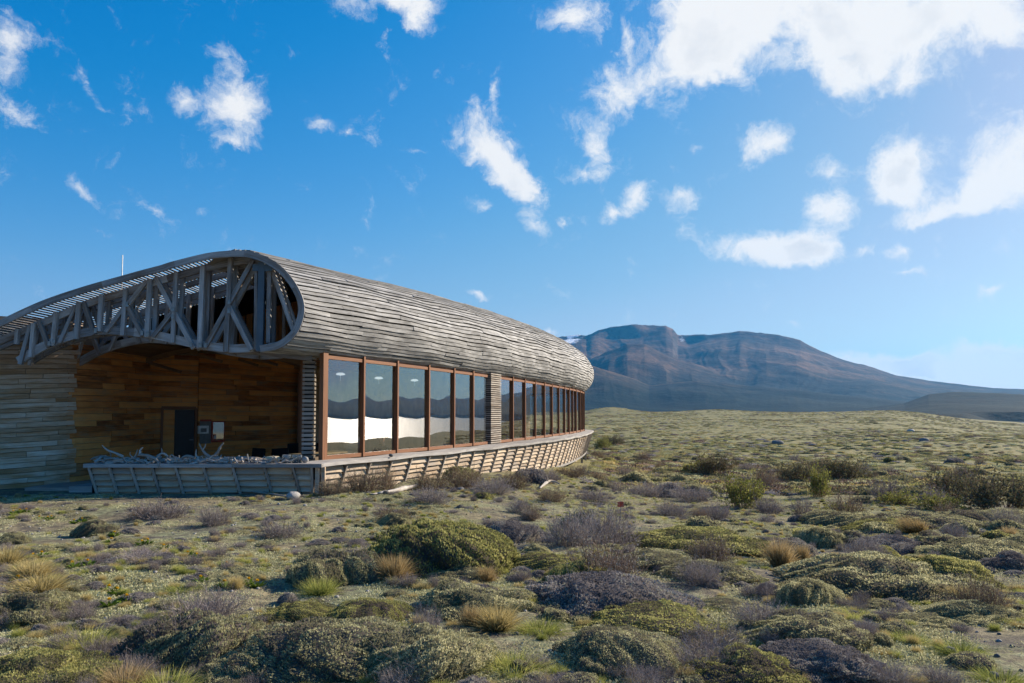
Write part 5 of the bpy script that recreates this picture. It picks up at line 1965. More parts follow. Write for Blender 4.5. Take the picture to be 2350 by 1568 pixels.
KINDS = {
    'green': lambda k: [('foliage', 'cushion_%d' % (k % 4), 'cushion_green')],
    'smooth': lambda k: [('foliage', 'smoothcushion', 'cushion_green')],
    'sage': lambda k: [('foliage', 'cushion_%d' % ((k + 1) % 4), 'cushion_sage')],
    'grey': lambda k: [('foliage', 'greycushion_%d' % (k % 3), 'cushion_grey'), ('dead_twigs', 'thin_%d' % (k % 2), 'twig_grey')],
    'mixed': lambda k: [('foliage', 'greycushion_%d' % (k % 3), 'cushion_sage'), ('dead_twigs', 'thin_%d' % (k % 2), 'twig_grey')],
    'dry': lambda k: [('twigs', 'dry_%d' % (k % 4), 'twig_grey'), ('leaves', 'dryleaf_%d' % (k % 4), 'cushion_grey')],
    'brown': lambda k: [('twigs', 'dry_%d' % (k % 4), 'twig_brown'), ('leaves', 'dryleaf_%d' % (k % 4), 'cushion_sage')],
    'spiky': lambda k: [('twigs', 'spiky_%d' % (k % 2), 'twig_grey')],
    'yellow': lambda k: [('stems', 'leafy_%d' % (k % 3), 'twig_brown'), ('leaves', 'leafyleaf_%d' % (k % 3), 'bush_yellow')],
    'darkbush': lambda k: [('stems', 'leafy_%d' % (k % 3), 'twig_brown'), ('leaves', 'leafyleaf_%d' % (k % 3), 'bush_dark')],
    'gold': lambda k: [('blades', 'tussock_%d' % (k % 3), 'tussock_gold')],
    'straw': lambda k: [('blades', 'tussock_%d' % (k % 3), 'tussock_straw')],
    'swept': lambda k: [('blades', 'tussock_swept', 'tussock_gold')],
    'grass': lambda k: [('blades', 'grass_%d' % (k % 2), 'grass_green')],
}
NAMES = {'smooth': ('cushion_shrub', 'shrub'), 'green': ('cushion_shrub', 'shrub'), 'sage': ('cushion_shrub', 'shrub'), 'grey': ('cushion_shrub', 'shrub'), 'mixed': ('cushion_shrub', 'shrub'), 'dry': ('dry_shrub', 'shrub'),
         'brown': ('dry_shrub', 'shrub'), 'spiky': ('dry_shrub', 'shrub'), 'yellow': ('leafy_bush', 'bush'), 'darkbush': ('leafy_bush', 'bush'), 'gold': ('grass_tussock', 'grass'),
         'straw': ('grass_tussock', 'grass'), 'swept': ('grass_tussock', 'grass'), 'grass': ('grass_clump', 'grass')}
GROUPS = {'cushion_shrub': 'cushion shrubs of the foreground', 'dry_shrub': 'dry twiggy shrubs', 'leafy_bush': 'leafy bushes on the slope', 'grass_tussock': 'dry grass tussocks', 'grass_clump': 'green grass clumps'}

# the plants one can point to: kind, column, row of the foot, width and height on the survey grid, label
PLANTS = [
    ('smooth', 1010, 1318, 310, 150, 'large smooth green cushion shrub in the centre foreground'),
    ('mixed', 770, 1345, 190, 92, 'grey-green cushion shrub left of the golden tussock'),
    ('green', 690, 1425, 150, 52, 'small bright green cushion shrub behind the big lower left mound'),
    ('green', 840, 1440, 190, 66, 'rounded green cushion shrub capping the lower left mound'),
    ('sage', 760, 1548, 420, 130, 'broad sage green cushion shrub at the lower edge, left of centre'),
    ('mixed', 950, 1575, 300, 110, 'olive cushion shrub at the lower edge under the tussock'),
    ('grey', 1365, 1420, 380, 118, 'large purplish grey cushion shrub right of the centre'),
    ('mixed', 1085, 1425, 260, 78, 'grey-green cushion mound below the golden tussock'),
    ('sage', 1060, 1340, 160, 60, 'low dark green cushion shrub right of the golden tussock'),
    ('grey', 1175, 1240, 160, 62, 'olive brown cushion shrub behind the large green one'),
    ('green', 1580, 1262, 300, 62, 'long low green cushion shrub right of the dark twiggy shrubs'),
    ('sage', 1490, 1305, 200, 52, 'flat sage cushion shrub below the dark twiggy shrubs'),
    ('mixed', 1630, 1330, 210, 62, 'dull green cushion shrub left of the sandy path'),
    ('sage', 2010, 1352, 380, 112, 'largest green cushion shrub at the right, above the sandy path'),
    ('green', 2150, 1340, 220, 92, 'bright green cushion shrub beside the largest right one'),
    ('sage', 2290, 1285, 260, 62, 'long green cushion shrub at the right edge of the frame'),
    ('mixed', 2190, 1268, 200, 52, 'grey-green cushion shrub behind the pink flowered one'),
    ('sage', 2120, 1212, 210, 44, 'dark green cushion shrub behind the pale swept tussock'),
    ('sage', 1935, 1202, 160, 46, 'dark green cushion shrub left of the pale swept tussock'),
    ('green', 2040, 1222, 170, 46, 'rounded green cushion shrub just behind the pale swept tussock'),
    ('sage', 2330, 1198, 230, 48, 'green cushion shrub under the dark bushes at the right edge'),
    ('mixed', 2220, 1205, 150, 40, 'small grey-green cushion under the dark right bushes'),
    ('grey', 2060, 1262, 170, 42, 'grey cushion shrub in front of the pale swept tussock'),
    ('green', 1500, 1472, 330, 88, 'green cushion shrub in the lower centre right'),
    ('sage', 1420, 1560, 260, 90, 'sage cushion shrub at the lower edge, right of centre'),
    ('green', 1720, 1590, 240, 95, 'bright green cushion shrub at the lower edge on the right'),
    ('mixed', 1840, 1480, 230, 70, 'dull cushion shrub beside the lower sandy path'),
    ('grey', 1880, 1560, 260, 88, 'grey cushion shrub at the lower right edge'),
    ('sage', 2240, 1418, 190, 62, 'sage cushion shrub under the pink flowered one'),
    ('mixed', 2110, 1428, 160, 40, 'low grey-green cushion right of the sandy path'),
    ('green', 70, 1590, 300, 110, 'pale green cushion shrub in the lower left corner'),
    ('mixed', 40, 1425, 190, 92, 'dark cushion shrub at the left edge'),
    ('mixed', 430, 1510, 290, 132, 'dark green shrub mound carrying a fan of dead twigs'),
    ('sage', 560, 1560, 200, 80, 'dark cushion shrub right of the dead twig fan'),
    ('sage', 1690, 1395, 170, 40, 'low green cushion left of the bare sand'),
    ('green', 1270, 1325, 170, 50, 'green cushion at the foot of the dark twiggy shrubs'),
    # twiggy shrubs
    ('dry', 1392, 1252, 180, 112, 'tall dark twiggy shrub behind the grey cushion'),
    ('dry', 1300, 1262, 150, 92, 'pale twiggy shrub left of the tall dark one'),
    ('spiky', 470, 1425, 210, 92, 'fan of silver dead twigs in the lower left'),
    ('dry', 370, 1188, 150, 54, 'brownish twiggy shrub on the bare ground before the porch'),
    ('brown', 335, 1184, 90, 40, 'small brown shrub left of the twiggy one before the porch'),
    ('spiky', 492, 1210, 84, 56, 'pale spiky shrub on the bare ground before the porch'),
    ('dry', 640, 1235, 115, 48, 'sage grey shrub on the bare ground left of the green cushion'),
    ('dry', 865, 1288, 140, 66, 'grey twiggy shrub at the left foot of the large green cushion'),
    ('spiky', 955, 1290, 130, 70, 'grey dead twigs growing through the large green cushion'),
    ('brown', 905, 1205, 110, 46, 'brown twiggy shrub behind the large green cushion'),
    ('brown', 765, 1140, 86, 50, 'grey-green shrub at the corner of the louvred skirt'),
    ('brown', 832, 1135, 104, 66, 'tall olive shrub against the louvred skirt'),
    ('brown', 882, 1128, 64, 66, 'thin brown shrub against the louvred skirt'),
    ('dry', 992, 1160, 120, 46, 'low dark shrub in front of the driftwood log'),
    ('brown', 985, 1122, 104, 54, 'grey-green shrub behind the driftwood log'),
    ('brown', 1066, 1120, 110, 66, 'olive shrub against the middle of the louvred skirt'),
    ('dry', 1130, 1140, 110, 44, 'brown shrub clump right of the driftwood log'),
    ('brown', 1180, 1118, 96, 46, 'brown shrub under the far half of the skirt'),
    ('dry', 1252, 1106, 90, 36, 'grey shrub under the far half of the skirt'),
    ('brown', 1310, 1098, 80, 34, 'brown shrub beside the prop post of the skirt'),
    ('dry', 1192, 1180, 70, 40, 'small brown shrub by the white stone'),
    ('brown', 1265, 1160, 90, 42, 'olive shrub behind the white stone'),
    ('dry', 1750, 1448, 150, 78, 'dark twiggy shrub left of the lower sand patch'),
    ('spiky', 1600, 1555, 230, 78, 'wide spread of pale dead twigs at the lower edge'),
    ('spiky', 980, 1490, 80, 92, 'thin upright dead shrub in the lower centre'),
    ('dry', 1640, 1500, 180, 76, 'grey-brown shrub above the pale dead twigs'),
    ('dry', 1610, 1340, 120, 70, 'dark dead shrub on the dull green cushion'),
    ('brown', 2250, 1400, 140, 106, 'pinkish dry flowered shrub at the right'),
    ('spiky', 2040, 1572, 140, 66, 'dark dead twigs at the lower right edge'),
    ('spiky', 1420, 1312, 90, 50, 'straw coloured thin shrub on the grey cushion'),
    ('spiky', 150, 1480, 90, 56, 'grey dead twigs beside the yellow grass at left'),
    ('spiky', 320, 1300, 150, 34, 'flattened pile of dead twigs on bare ground at left'),
    ('dry', 45, 1110, 150, 36, 'dark low shrub against the bleached plank wall'),
    ('brown', 280, 1108, 76, 34, 'blue-green shrub below the left end of the porch ledge'),
    ('brown', 392, 1112, 96, 40, 'blue-green shrub below the middle of the porch ledge'),
    ('brown', 610, 1120, 60, 46, 'blue-green shrub below the right of the porch ledge'),
    ('brown', 470, 1116, 80, 24, 'low blue-green shrub between the two ledge shrubs'),
    ('dry', 1545, 1190, 110, 44, 'dark brown shrub above the long low green cushion'),
    ('dry', 1645, 1195, 90, 50, 'dark grey shrub left of the yellow-green bush'),
    ('dry', 1480, 1135, 110, 40, 'grey shrub right of the skirt end in the middle distance'),
    ('dry', 1360, 1150, 100, 40, 'grey shrub in front of the skirt end'),
    ('dry', 1590, 1150, 120, 40, 'grey shrub left of and behind the yellow-green bush'),
    ('dry', 1765, 1182, 80, 46, 'dull shrub right against the yellow-green bush'),
    # leafy bushes
    ('yellow', 1705, 1170, 112, 70, 'bright yellow-green bush in the middle distance'),
    ('yellow', 1880, 1140, 58, 66, 'small upright yellow-green bush standing on straw grass'),
    ('yellow', 1930, 1182, 90, 26, 'low yellow-green sprigs behind the right cushions'),
    ('yellow', 2055, 1160, 90, 30, 'sparse yellow-green bush behind the right cushions'),
    ('darkbush', 2200, 1150, 140, 70, 'dark bush at the right, left of the densest one'),
    ('darkbush', 2300, 1172, 190, 84, 'largest dark bush at the right edge'),
    ('yellow', 2160, 1172, 110, 36, 'yellow-green bush at the foot of the dark right bushes'),
    ('darkbush', 1640, 1092, 110, 44, 'dark bush of the middle distance near the skirt end'),
    ('yellow', 1610, 1090, 60, 34, 'yellow-green bush touching the middle distance dark bush'),
    ('darkbush', 1830, 1104, 110, 40, 'left dark bush of the thicket behind the straw grass'),
    ('darkbush', 1925, 1100, 140, 46, 'right dark bush of the thicket behind the straw grass'),
    ('yellow', 1382, 1032, 40, 30, 'olive bush just right of the skirt end'),
    ('darkbush', 1405, 1022, 60, 22, 'dark bush just right of the ledge end'),
    # tussocks and grass
    ('gold', 905, 1345, 92, 62, 'golden grass tussock in the centre foreground'),
    ('gold', 1790, 1295, 82, 66, 'round golden brown tussock beside the sandy path'),
    ('swept', 2105, 1228, 86, 42, 'pale swept tussock among the right cushions'),
    ('gold', 2315, 1234, 40, 30, 'small golden tussock near the right edge'),
    ('gold', 1842, 1285, 40, 42, 'thin golden tussock right of the round one'),
    ('straw', 75, 1340, 120, 44, 'straw tussock at the left edge, lower one'),
    ('straw', 12, 1312, 96, 50, 'straw tussock cut by the left edge'),
    ('straw', 95, 1372, 150, 46, 'blond grass tussock lying flat near the left edge'),
    ('gold', 285, 1580, 140, 64, 'golden grass tussock at the lower left edge'),
    ('straw', 1140, 1470, 130, 58, 'straw tussock in the lower centre'),
    ('gold', 1080, 1470, 60, 60, 'tawny grass left of the lower centre tussock'),
    ('straw', 540, 1362, 46, 34, 'small pale tussock on the bare ground'),
    ('gold', 1115, 1345, 60, 40, 'dry grass beside the low dark green cushion'),
    ('gold', 1395, 1400, 50, 40, 'dry grass on the grey cushion edge'),
    ('straw', 2200, 1372, 70, 44, 'pale tussock left of the pink flowered shrub'),
    ('grass', 735, 1372, 110, 66, 'upright green grass left of the golden tussock'),
    ('grass', 380, 1590, 220, 84, 'green grass at the lower left edge'),
    ('grass', 200, 1475, 200, 64, 'yellow-green grass clump at the left'),
    ('grass', 1820, 1405, 110, 34, 'green grass by the sandy path'),
    ('grass', 2330, 1358, 70, 28, 'green grass on the sand at the right edge'),
    ('grass', 1240, 1475, 160, 46, 'yellow-green grass below the grey cushion'),
    ('grass', 1180, 1570, 220, 60, 'green grass at the lower edge in the centre'),
    ('grass', 2080, 1470, 120, 44, 'green grass tuft beside the lower sand patch'),
    ('grass', 2210, 1500, 160, 44, 'yellow-green grass in the lower right'),
    ('grass', 2300, 1560, 180, 50, 'green grass in the lower right corner'),
    ('grass', 1960, 1410, 120, 34, 'green grass below the largest right cushion'),
    ('grass', 1560, 1395, 140, 34, 'green grass between the grey and dull green cushions'),
    ('grass', 420, 1365, 120, 26, 'low green grass on the bare ground at left'),
]
PLACED = []
for i, (kind, px, py, wpx, hpx, label) in enumerate(PLANTS):
    x, y = ground_at(px, min(py, 1566) if py <= 1568 else py)
    sc = y / FPX
    nm, cat = NAMES[kind]
    w, h = wpx * sc, hpx * sc
    yy = y + 0.18 * w if nm == 'cushion_shrub' else y
    xx = x * yy / y
    plant(nm, label, cat, GROUPS[nm], xx, yy, w * (1.25 if nm == 'cushion_shrub' else 1), h * (0.70 if nm == 'cushion_shrub' else 0.8 if nm == 'dry_shrub' else 0.6 if nm == 'grass_clump' else 1), KINDS[kind](i), sink=0.02 if nm != 'cushion_shrub' else 0.05 * h)
    PLACED.append((xx, yy, w / 2))
# dry flower heads on the pinkish shrub
PL = np.array(PLACED)

def clear_of(x, y, r=0.0):
    return np.all(np.hypot(PL[:, 0] - x, PL[:, 1] - y) > PL[:, 2] * 0.8 + r)

def in_building(x, y):
    xl = np.interp(y, CL.P[:550, 1], CL.P[:550, 0])
    return (y > 17.7) & (x < xl + 0.25) & (y < 75)

# scattered single shrubs between camera and plain, as individuals
def scatter_singles():
    rng = np.random.default_rng(5)
    n_c = n_d = 0
    tries = 0
    while (n_c < 150 or n_d < 95) and tries < 9000:
        tries += 1
        y = 6 + 84 * rng.random() ** 1.25
        x = rng.uniform(-0.66, 0.70) * y
        if in_building(x, y) or not clear_of(x, y, 0.15):
            continue
        if x < 0.0 and y < 18.2 and rng.random() < 0.95:
            continue
        far = y > 20
        u = rng.random()
        w = rng.uniform(0.3, 0.8) * (1.0 if not far else rng.uniform(1.0, 1.8))
        dense = float(fbm(np.array([x / 9]), np.array([y / 9]), 3, 55)[0])
        if dense < -0.12 and rng.random() < 0.6:
            continue
        if u < 0.58 and n_c < 150:
            kind = rng.choice(['green', 'sage', 'sage', 'grey', 'mixed'])
            mat = {'green': 'cushion_green', 'sage': 'cushion_sage', 'grey': 'cushion_grey', 'mixed': 'cushion_sage'}[kind]
            lab = 'small %s cushion shrub scattered on the %s slope %s' % ({'green': 'bright green', 'sage': 'sage green', 'grey': 'purplish grey', 'mixed': 'sage green'}[kind], 'near' if y < 20 else 'middle' if y < 45 else 'far', 'at the left' if x < -0.15 * y else 'at the right' if x > 0.33 * y else 'in the centre')
            plant('cushion_shrub', lab, 'shrub', 'small cushion shrubs scattered on the slope', x, y, w * 1.25, w * 0.42,
                  [('foliage', ('cushion_%d' if y < 14 else 'midcushion_%d') % rng.integers(4), mat)], sink=0.03)
            n_c += 1
        elif n_d < 95 and (y > 14 or rng.random() < 0.3):
            k = rng.integers(3)
            lab = 'small dry twiggy shrub scattered on the %s slope %s' % ('near' if y < 20 else 'middle' if y < 45 else 'far', 'at the left' if x < -0.15 * y else 'at the right' if x > 0.33 * y else 'in the centre')
            plant('dry_shrub', lab, 'shrub', 'small twiggy shrubs scattered on the slope', x, y, w * 1.15, w * 0.62,
                  [('twigs', ('dry_%d' if y < 20 else 'middry_%d') % k, rng.choice(['twig_grey', 'twig_brown'])), ('leaves', ('dryleaf_%d' if y < 20 else 'middryleaf_%d') % k, rng.choice(['cushion_grey', 'cushion_sage']))])
            n_d += 1
        else:
            continue
scatter_singles()

# ------------------------------------------------------------------ uncountable cover: instanced on points
def scatter_stuff(name, label, protos, pts, scale, rotz, pick):
    col = bpy.data.collections.new(name + '_shapes')
    for k, (key, mat) in enumerate(protos):
        o = bpy.data.objects.new('%s_shape_%02d' % (name, k), with_mat(key, mat))
        col.objects.link(o)
    me = bpy.data.meshes.new(name)
    me.vertices.add(len(pts)); me.vertices.foreach_set('co', np.ascontiguousarray(pts, np.float32).ravel())
    for an, typ, val in (('sc', 'FLOAT_VECTOR', scale), ('rz', 'FLOAT', rotz), ('pk', 'INT', pick)):
        a = me.attributes.new(an, typ, 'POINT')
        a.data.foreach_set('vector' if typ == 'FLOAT_VECTOR' else 'value', np.ascontiguousarray(val, np.int32 if typ == 'INT' else np.float32).ravel())
    me.update()
    o = link(name, me, None)
    tag(o, label, None, None, 'stuff')
    ng = bpy.data.node_groups.new(name, 'GeometryNodeTree')
    ng.interface.new_socket('Geometry', in_out='INPUT', socket_type='NodeSocketGeometry')
    ng.interface.new_socket('Geometry', in_out='OUTPUT', socket_type='NodeSocketGeometry')
    gi = N(ng, 'NodeGroupInput'); go = N(ng, 'NodeGroupOutput')
    ci = N(ng, 'GeometryNodeCollectionInfo'); ci.inputs['Collection'].default_value = col
    ci.inputs['Separate Children'].default_value = True; ci.inputs['Reset Children'].default_value = True
    iop = N(ng, 'GeometryNodeInstanceOnPoints'); iop.inputs['Pick Instance'].default_value = True
    def attr(nm, t):
        q = N(ng, 'GeometryNodeInputNamedAttribute', data_type=t); q.inputs['Name'].default_value = nm
        return q.outputs[0]
    cb = N(ng, 'ShaderNodeCombineXYZ')
    ng.links.new(attr('rz', 'FLOAT'), cb.inputs['Z'])
    e2r = N(ng, 'FunctionNodeEulerToRotation')
    ng.links.new(cb.outputs[0], e2r.inputs[0])
    ng.links.new(gi.outputs[0], iop.inputs['Points'])
    ng.links.new(ci.outputs[0], iop.inputs['Instance'])
    ng.links.new(attr('pk', 'INT'), iop.inputs['Instance Index'])
    ng.links.new(e2r.outputs[0], iop.inputs['Rotation'])
    ng.links.new(attr('sc', 'FLOAT_VECTOR'), iop.inputs['Scale'])
    ng.links.new(iop.outputs[0], go.inputs[0])
    md = o.modifiers.new('scatter', 'NODES'); md.node_group = ng
    return o

def ground_cover():
    rng = np.random.default_rng(77)
    # low mats, grass and litter near the camera
    n = 52000
    y = 2.5 + 40 * rng.random(n) ** 1.25
    x = rng.uniform(-0.74, 0.78, n) * y
    keep = ~in_building(x, y)
    m1 = fbm(x / 1.9, y / 1.9, 4, 33)
    bare = np.exp(-((y - 15.2) / 3.2) ** 2) * sstep(1.0, -1.0, x) * (0.75 + 0.9 * fbm(x / 1.1, y / 1.1, 3, 14))
    sandp = np.exp(-((x - 4.0 - (y - 8) * 0.10) / 0.5) ** 2) * (y < 13)
    keep &= rng.random(n) < np.clip(0.60 + 1.5 * m1 - 0.62 * bare - 0.5 * sandp, 0.05, 1)
    x, y, m1 = x[keep], y[keep], m1[keep]
    n = len(x)
    pick = np.where(rng.random(n) < 0.68, rng.integers(0, 3, n), np.where(rng.random(n) < 0.62, 3 + rng.integers(0, 2, n), 5 + rng.integers(0, 3, n)))
    s = rng.uniform(0.12, 0.36, n)
    zs = s * rng.uniform(0.5, 1.0, n)
    g = (pick >= 3) & (pick < 5)
    s[g] = rng.uniform(0.06, 0.14, g.sum()); zs[g] = rng.uniform(0.06, 0.16, g.sum())
    t = pick >= 5
    s[t] = rng.uniform(0.07, 0.16, t.sum()); zs[t] = rng.uniform(0.05, 0.14, t.sum())
    z = ground_z(x, y)
    scatter_stuff('ground_cover', 'low silvery mats, grass and litter covering the near ground',
                  [('mat_0', 'mat_silver'), ('mat_1', 'mat_silver'), ('mat_2', 'cushion_sage'), ('grass_0', 'grass_green'), ('grass_1', 'tussock_straw'),
                   ('spiky_0', 'twig_grey'), ('midcushion_0', 'cushion_sage'), ('midcushion_1', 'cushion_grey')],
                  np.stack([x, y, z], 1), np.stack([s, s, zs], 1), rng.uniform(0, 6.28, n), pick)
    # cushions of the plain
    n = 60000
    y = 30 + 500 * rng.random(n) ** 1.6
    x = rng.uniform(-0.05, 0.72, n) * y + rng.uniform(-2, 2, n)
    keep = ~in_building(x, y)
    x, y = x[keep], y[keep]
    dn = fbm(x / 16, y / 26, 5, 71)
    keep = rng.random(len(x)) < np.clip(0.64 + 1.7 * dn, 0.2, 1)
    x, y, dn = x[keep], y[keep], dn[keep]
    n = len(x)
    s = rng.uniform(0.15, 0.42, n) * rng.uniform(0.8, 1.7, n) * (1 + y / 340)
    pick = rng.integers(0, 8, n)
    pick = np.where(rng.random(n) < 0.06 + 0.10 * (dn > 0.15), 8 + rng.integers(0, 2, n), pick)
    big = pick >= 8
    zs = s * rng.uniform(0.35, 0.75, n)
    zs *= 1 - 0.45 * sstep(90, 260, y)
    s[big] *= 1.35; zs[big] *= 1.25
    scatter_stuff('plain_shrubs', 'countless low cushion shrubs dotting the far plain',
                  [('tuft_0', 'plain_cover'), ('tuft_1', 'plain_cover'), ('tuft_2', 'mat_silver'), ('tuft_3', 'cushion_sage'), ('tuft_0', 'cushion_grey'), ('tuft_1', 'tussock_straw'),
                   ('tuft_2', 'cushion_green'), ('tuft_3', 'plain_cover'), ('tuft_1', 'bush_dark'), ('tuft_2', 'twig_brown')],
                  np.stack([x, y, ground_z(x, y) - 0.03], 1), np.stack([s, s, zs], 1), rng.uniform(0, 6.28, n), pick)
ground_cover()

# ------------------------------------------------------------------ stones, driftwood, flowers, small things
def stone_mesh(seed, n=16, m=10, rough=0.22, flat=0.65):
    rng = np.random.default_rng(seed)
    a = np.linspace(0, 2 * math.pi, n + 1)[:-1]; th = np.linspace(0.0, math.pi, m)
    A, Th = np.meshgrid(a, th)
    d = np.stack([np.sin(Th) * np.cos(A), np.sin(Th) * np.sin(A), np.cos(Th)], -1).reshape(-1, 3)
    r = 1 + rough * n3(d, 1.3, seed) + 0.08 * n3(d, 4, seed + 1)
    V = d * r[:, None]
    V[:, 2] *= flat
    i = np.arange(m - 1)[:, None] * n + np.arange(n)[None, :]
    j = np.arange(m - 1)[:, None] * n + (np.arange(n)[None, :] + 1) % n
    F = np.stack([i, i + n, j + n, j], -1).reshape(-1, 4)
    me = bpy.data.meshes.new('stone')
    set_mesh(me, V, F)
    me.polygons.foreach_set('use_smooth', np.ones(len(me.polygons), bool))
    return me

def stone(px, py, wpx, label, mat='pale_stone', seed=1, flat=0.65, x=None, y=None, w=None, z=None):
    if x is None:
        x, y = ground_at(px, py)
        w = wpx * y / FPX
    me = stone_mesh(seed, flat=flat)
    o = link('stone', me, mat)
    o.location = (x, y, (gz(x, y) if z is None else z) + w * 0.5 * flat * (0.62 if z is None else 0.95))
    o.scale = (w / 2, w / 2 * 0.8, w / 2)
    o.rotation_euler.z = seed * 1.3
    tag(o, label, 'stone', 'stones lying about')
    return o

stone(672, 1146, 34, 'large rounded pale boulder at the corner of the louvred skirt', seed=3)
stone(1213, 1194, 15, 'white stone on open ground right of the large green cushion', seed=4)
stone(1480, 1200, 9, 'pale small stone by the red tag', seed=5)
stone(2180, 1495, 30, 'grey rock in the lower right grass', 'dark_stone', 6)
stone(2348, 1400, 26, 'white stone on sand at the right edge', seed=7)
stone(745, 1345, 14, 'pale pebble beside the flat slab at left', seed=8)
stone(700, 1322, 66, 'flat grey slab of rock left of the green grass', 'pale_stone', 9, 0.18)
stone(1785, 1022, 30, 'dark low boulder out on the plain', 'dark_stone', 10, 0.5)
stone(2120, 1015, 26, 'grey boulder out on the right of the plain', 'dark_stone', 11, 0.6)
stone(1445, 1218, 12, 'squarish pale stone right of the tall dark shrub', seed=12)
stone(790, 1165, 10, 'blue-grey pebble in front of the skirt corner', 'dark_stone', 13)
stone(640, 1155, 8, 'small pale pebble left of the rounded boulder', seed=14)
stone(700, 1160, 9, 'small pale pebble right below the rounded boulder', seed=15)
stone(1056, 1128, 24, 'half buried grey rock behind the driftwood log', 'dark_stone', 16, 0.45)
stone(2065, 1372, 12, 'white pebble at the edge of the largest right cushion', seed=17)
stone(2280, 1548, 26, 'grey stone in the lower right corner grass', 'dark_stone', 18)
stone(2090, 992, 16, 'far pale boulder near the plain skyline', seed=19)

def gravel():
    rng = np.random.default_rng(8)
    n = 2600
    y = 4 + 16 * rng.random(n) ** 0.8; x = rng.uniform(-0.7, 0.7, n) * y
    keep = ~in_building(x, y)
    x, y = x[keep], y[keep]
    n = len(x)
    PM['pebble'] = stone_mesh(99, 7, 5)
    s = rng.uniform(0.006, 0.026, n)
    scatter_stuff('gravel', 'grey pebbles strewn over the bare sand', [('pebble', 'pale_stone'), ('pebble', 'dark_stone')],
                  np.stack([x, y, ground_z(x, y) + s * 0.2], 1), np.stack([s, s, s], 1), rng.uniform(0, 6, n), rng.integers(0, 2, n))
gravel()

def limb(mb, pts, radii, seg=7, seed=0):
    """gnarled tapering limb along points"""
    Q, _ = resample([tuple(p) for p in pts], max(8, len(pts) * 5))
    R = np.interp(np.linspace(0, 1, len(Q)), np.linspace(0, 1, len(radii)), radii)
    rng = np.random.default_rng(seed)
    rows = []
    for i, p in enumerate(Q):
        t = Vector(Q[min(i + 1, len(Q) - 1)] - Q[max(i - 1, 0)]).normalized()
        a = t.cross(Vector((0.3, 0.2, 1))).normalized(); b = t.cross(a)
        rr = R[i]
        ring = []
        for k in range(seg):
            th = 2 * math.pi * k / seg
            q = rr * (1 + 0.22 * math.sin(th * 3 + i * 0.5 + seed) + 0.10 * rng.normal())
            ring.append(Vector(p) + a * math.cos(th) * q + b * math.sin(th) * q)
        rows.append(ring)
    mb.strip(rows)

def driftwood(label, limbs, base=None):
    """limbs: list of (points, radii); points in world metres"""
    b = Vector(limbs[0][0][0]) if base is None else Vector(base)
    o = empty('driftwood', b)
    tag(o, label, 'driftwood', 'driftwood')
    for i, (pts, radii) in enumerate(limbs):
        mb = MB()
        limb(mb, [Vector(p) for p in pts], [r * 0.6 for r in radii], 7, i + len(label))
        link('trunk' if i == 0 else 'branch', mb.mesh('limb', True), 'driftwood', o)
    return o

def L(px, py, Y=18.35):
    return at(px, py, Y)
def z4(x, y, Y=18.35):
    return at((350 + .26155 * x) * .918, (850 + .26155 * y) * .918, Y)
def z3(x, y, Y=18.35):
    return at((.28055 * x) * .918, (820 + .28055 * y) * .918, Y)

driftwood('long bleached driftwood log with two raised prongs on the porch ledge', [
    ([z4(1205, 1160), z4(1100, 1140), z4(950, 1140), z4(820, 1150), z4(700, 1130), z4(630, 1090), z4(590, 1040), z4(565, 990)], [.05, .085, .09, .095, .085, .07, .055, .02]),
    ([z4(690, 1130), z4(740, 1080), z4(770, 1020), z4(800, 985)], [.05, .055, .045, .02]),
    ([z4(600, 1050), z4(622, 1020), z4(628, 990)], [.03, .028, .012])])
driftwood('pale bent driftwood branch whose tip hangs over the porch ledge', [
    ([z3(1240, 1130, 18.25), z3(1320, 1140, 18.2), z3(1380, 1165, 18.1), z3(1410, 1200, 18.0), z3(1412, 1240, 17.96)], [.06, .065, .06, .045, .02]),
    ([z3(1245, 1135, 18.25), z3(1250, 1090, 18.3), z3(1272, 1065, 18.3)], [.05, .042, .022])])
driftwood('long thin driftwood branch rising left on the porch ledge', [
    ([z3(1100, 1150), z3(1040, 1120), z3(980, 1100), z3(940, 1075), z3(908, 1045)], [.05, .05, .042, .035, .015]),
    ([z3(980, 1100), z3(990, 1135), z3(985, 1160)], [.03, .03, .02])])
driftwood('twisted driftwood twig standing at the left of the porch ledge', [
    ([z3(1180, 1170), z3(1200, 1150), z3(1215, 1120), z3(1228, 1082)], [.035, .035, .028, .012]),
    ([z3(1195, 1160), z3(1160, 1130), z3(1162, 1105)], [.025, .02, .01])])
driftwood('curly driftwood root in the middle of the porch ledge', [
    ([z3(1390, 1160), z3(1420, 1130), z3(1460, 1120), z3(1490, 1140), z3(1500, 1160)], [.03, .04, .04, .035, .02]),
    ([z3(1440, 1120), z3(1445, 1095), z3(1438, 1070)], [.03, .025, .012]),
    ([z3(1460, 1122), z3(1500, 1150), z3(1560, 1160)], [.03, .03, .02])])
driftwood('flat driftwood pile at the left end of the porch ledge', [
    ([z3(810, 1175), z3(870, 1150), z3(960, 1160), z3(1060, 1165)], [.03, .05, .05, .03]),
    ([z3(850, 1165, 18.3), z3(900, 1140, 18.4), z3(980, 1150, 18.4)], [.02, .03, .02]),
    ([z3(930, 1170, 18.15), z3(1010, 1165, 18.15), z3(1110, 1180, 18.15)], [.03, .035, .02])])
driftwood('short stump of driftwood right of the middle of the ledge', [
    ([z4(540, 1120), z4(535, 1080), z4(540, 1045)], [.04, .03, .015]), ([z4(520, 1125), z4(460, 1110), z4(400, 1125)], [.05, .06, .03])])
driftwood('small forked driftwood behind the log', [([z4(280, 1130, 18.5), z4(300, 1100, 18.5), z4(330, 1120, 18.5), z4(380, 1130, 18.5)], [.03, .035, .03, .02])])
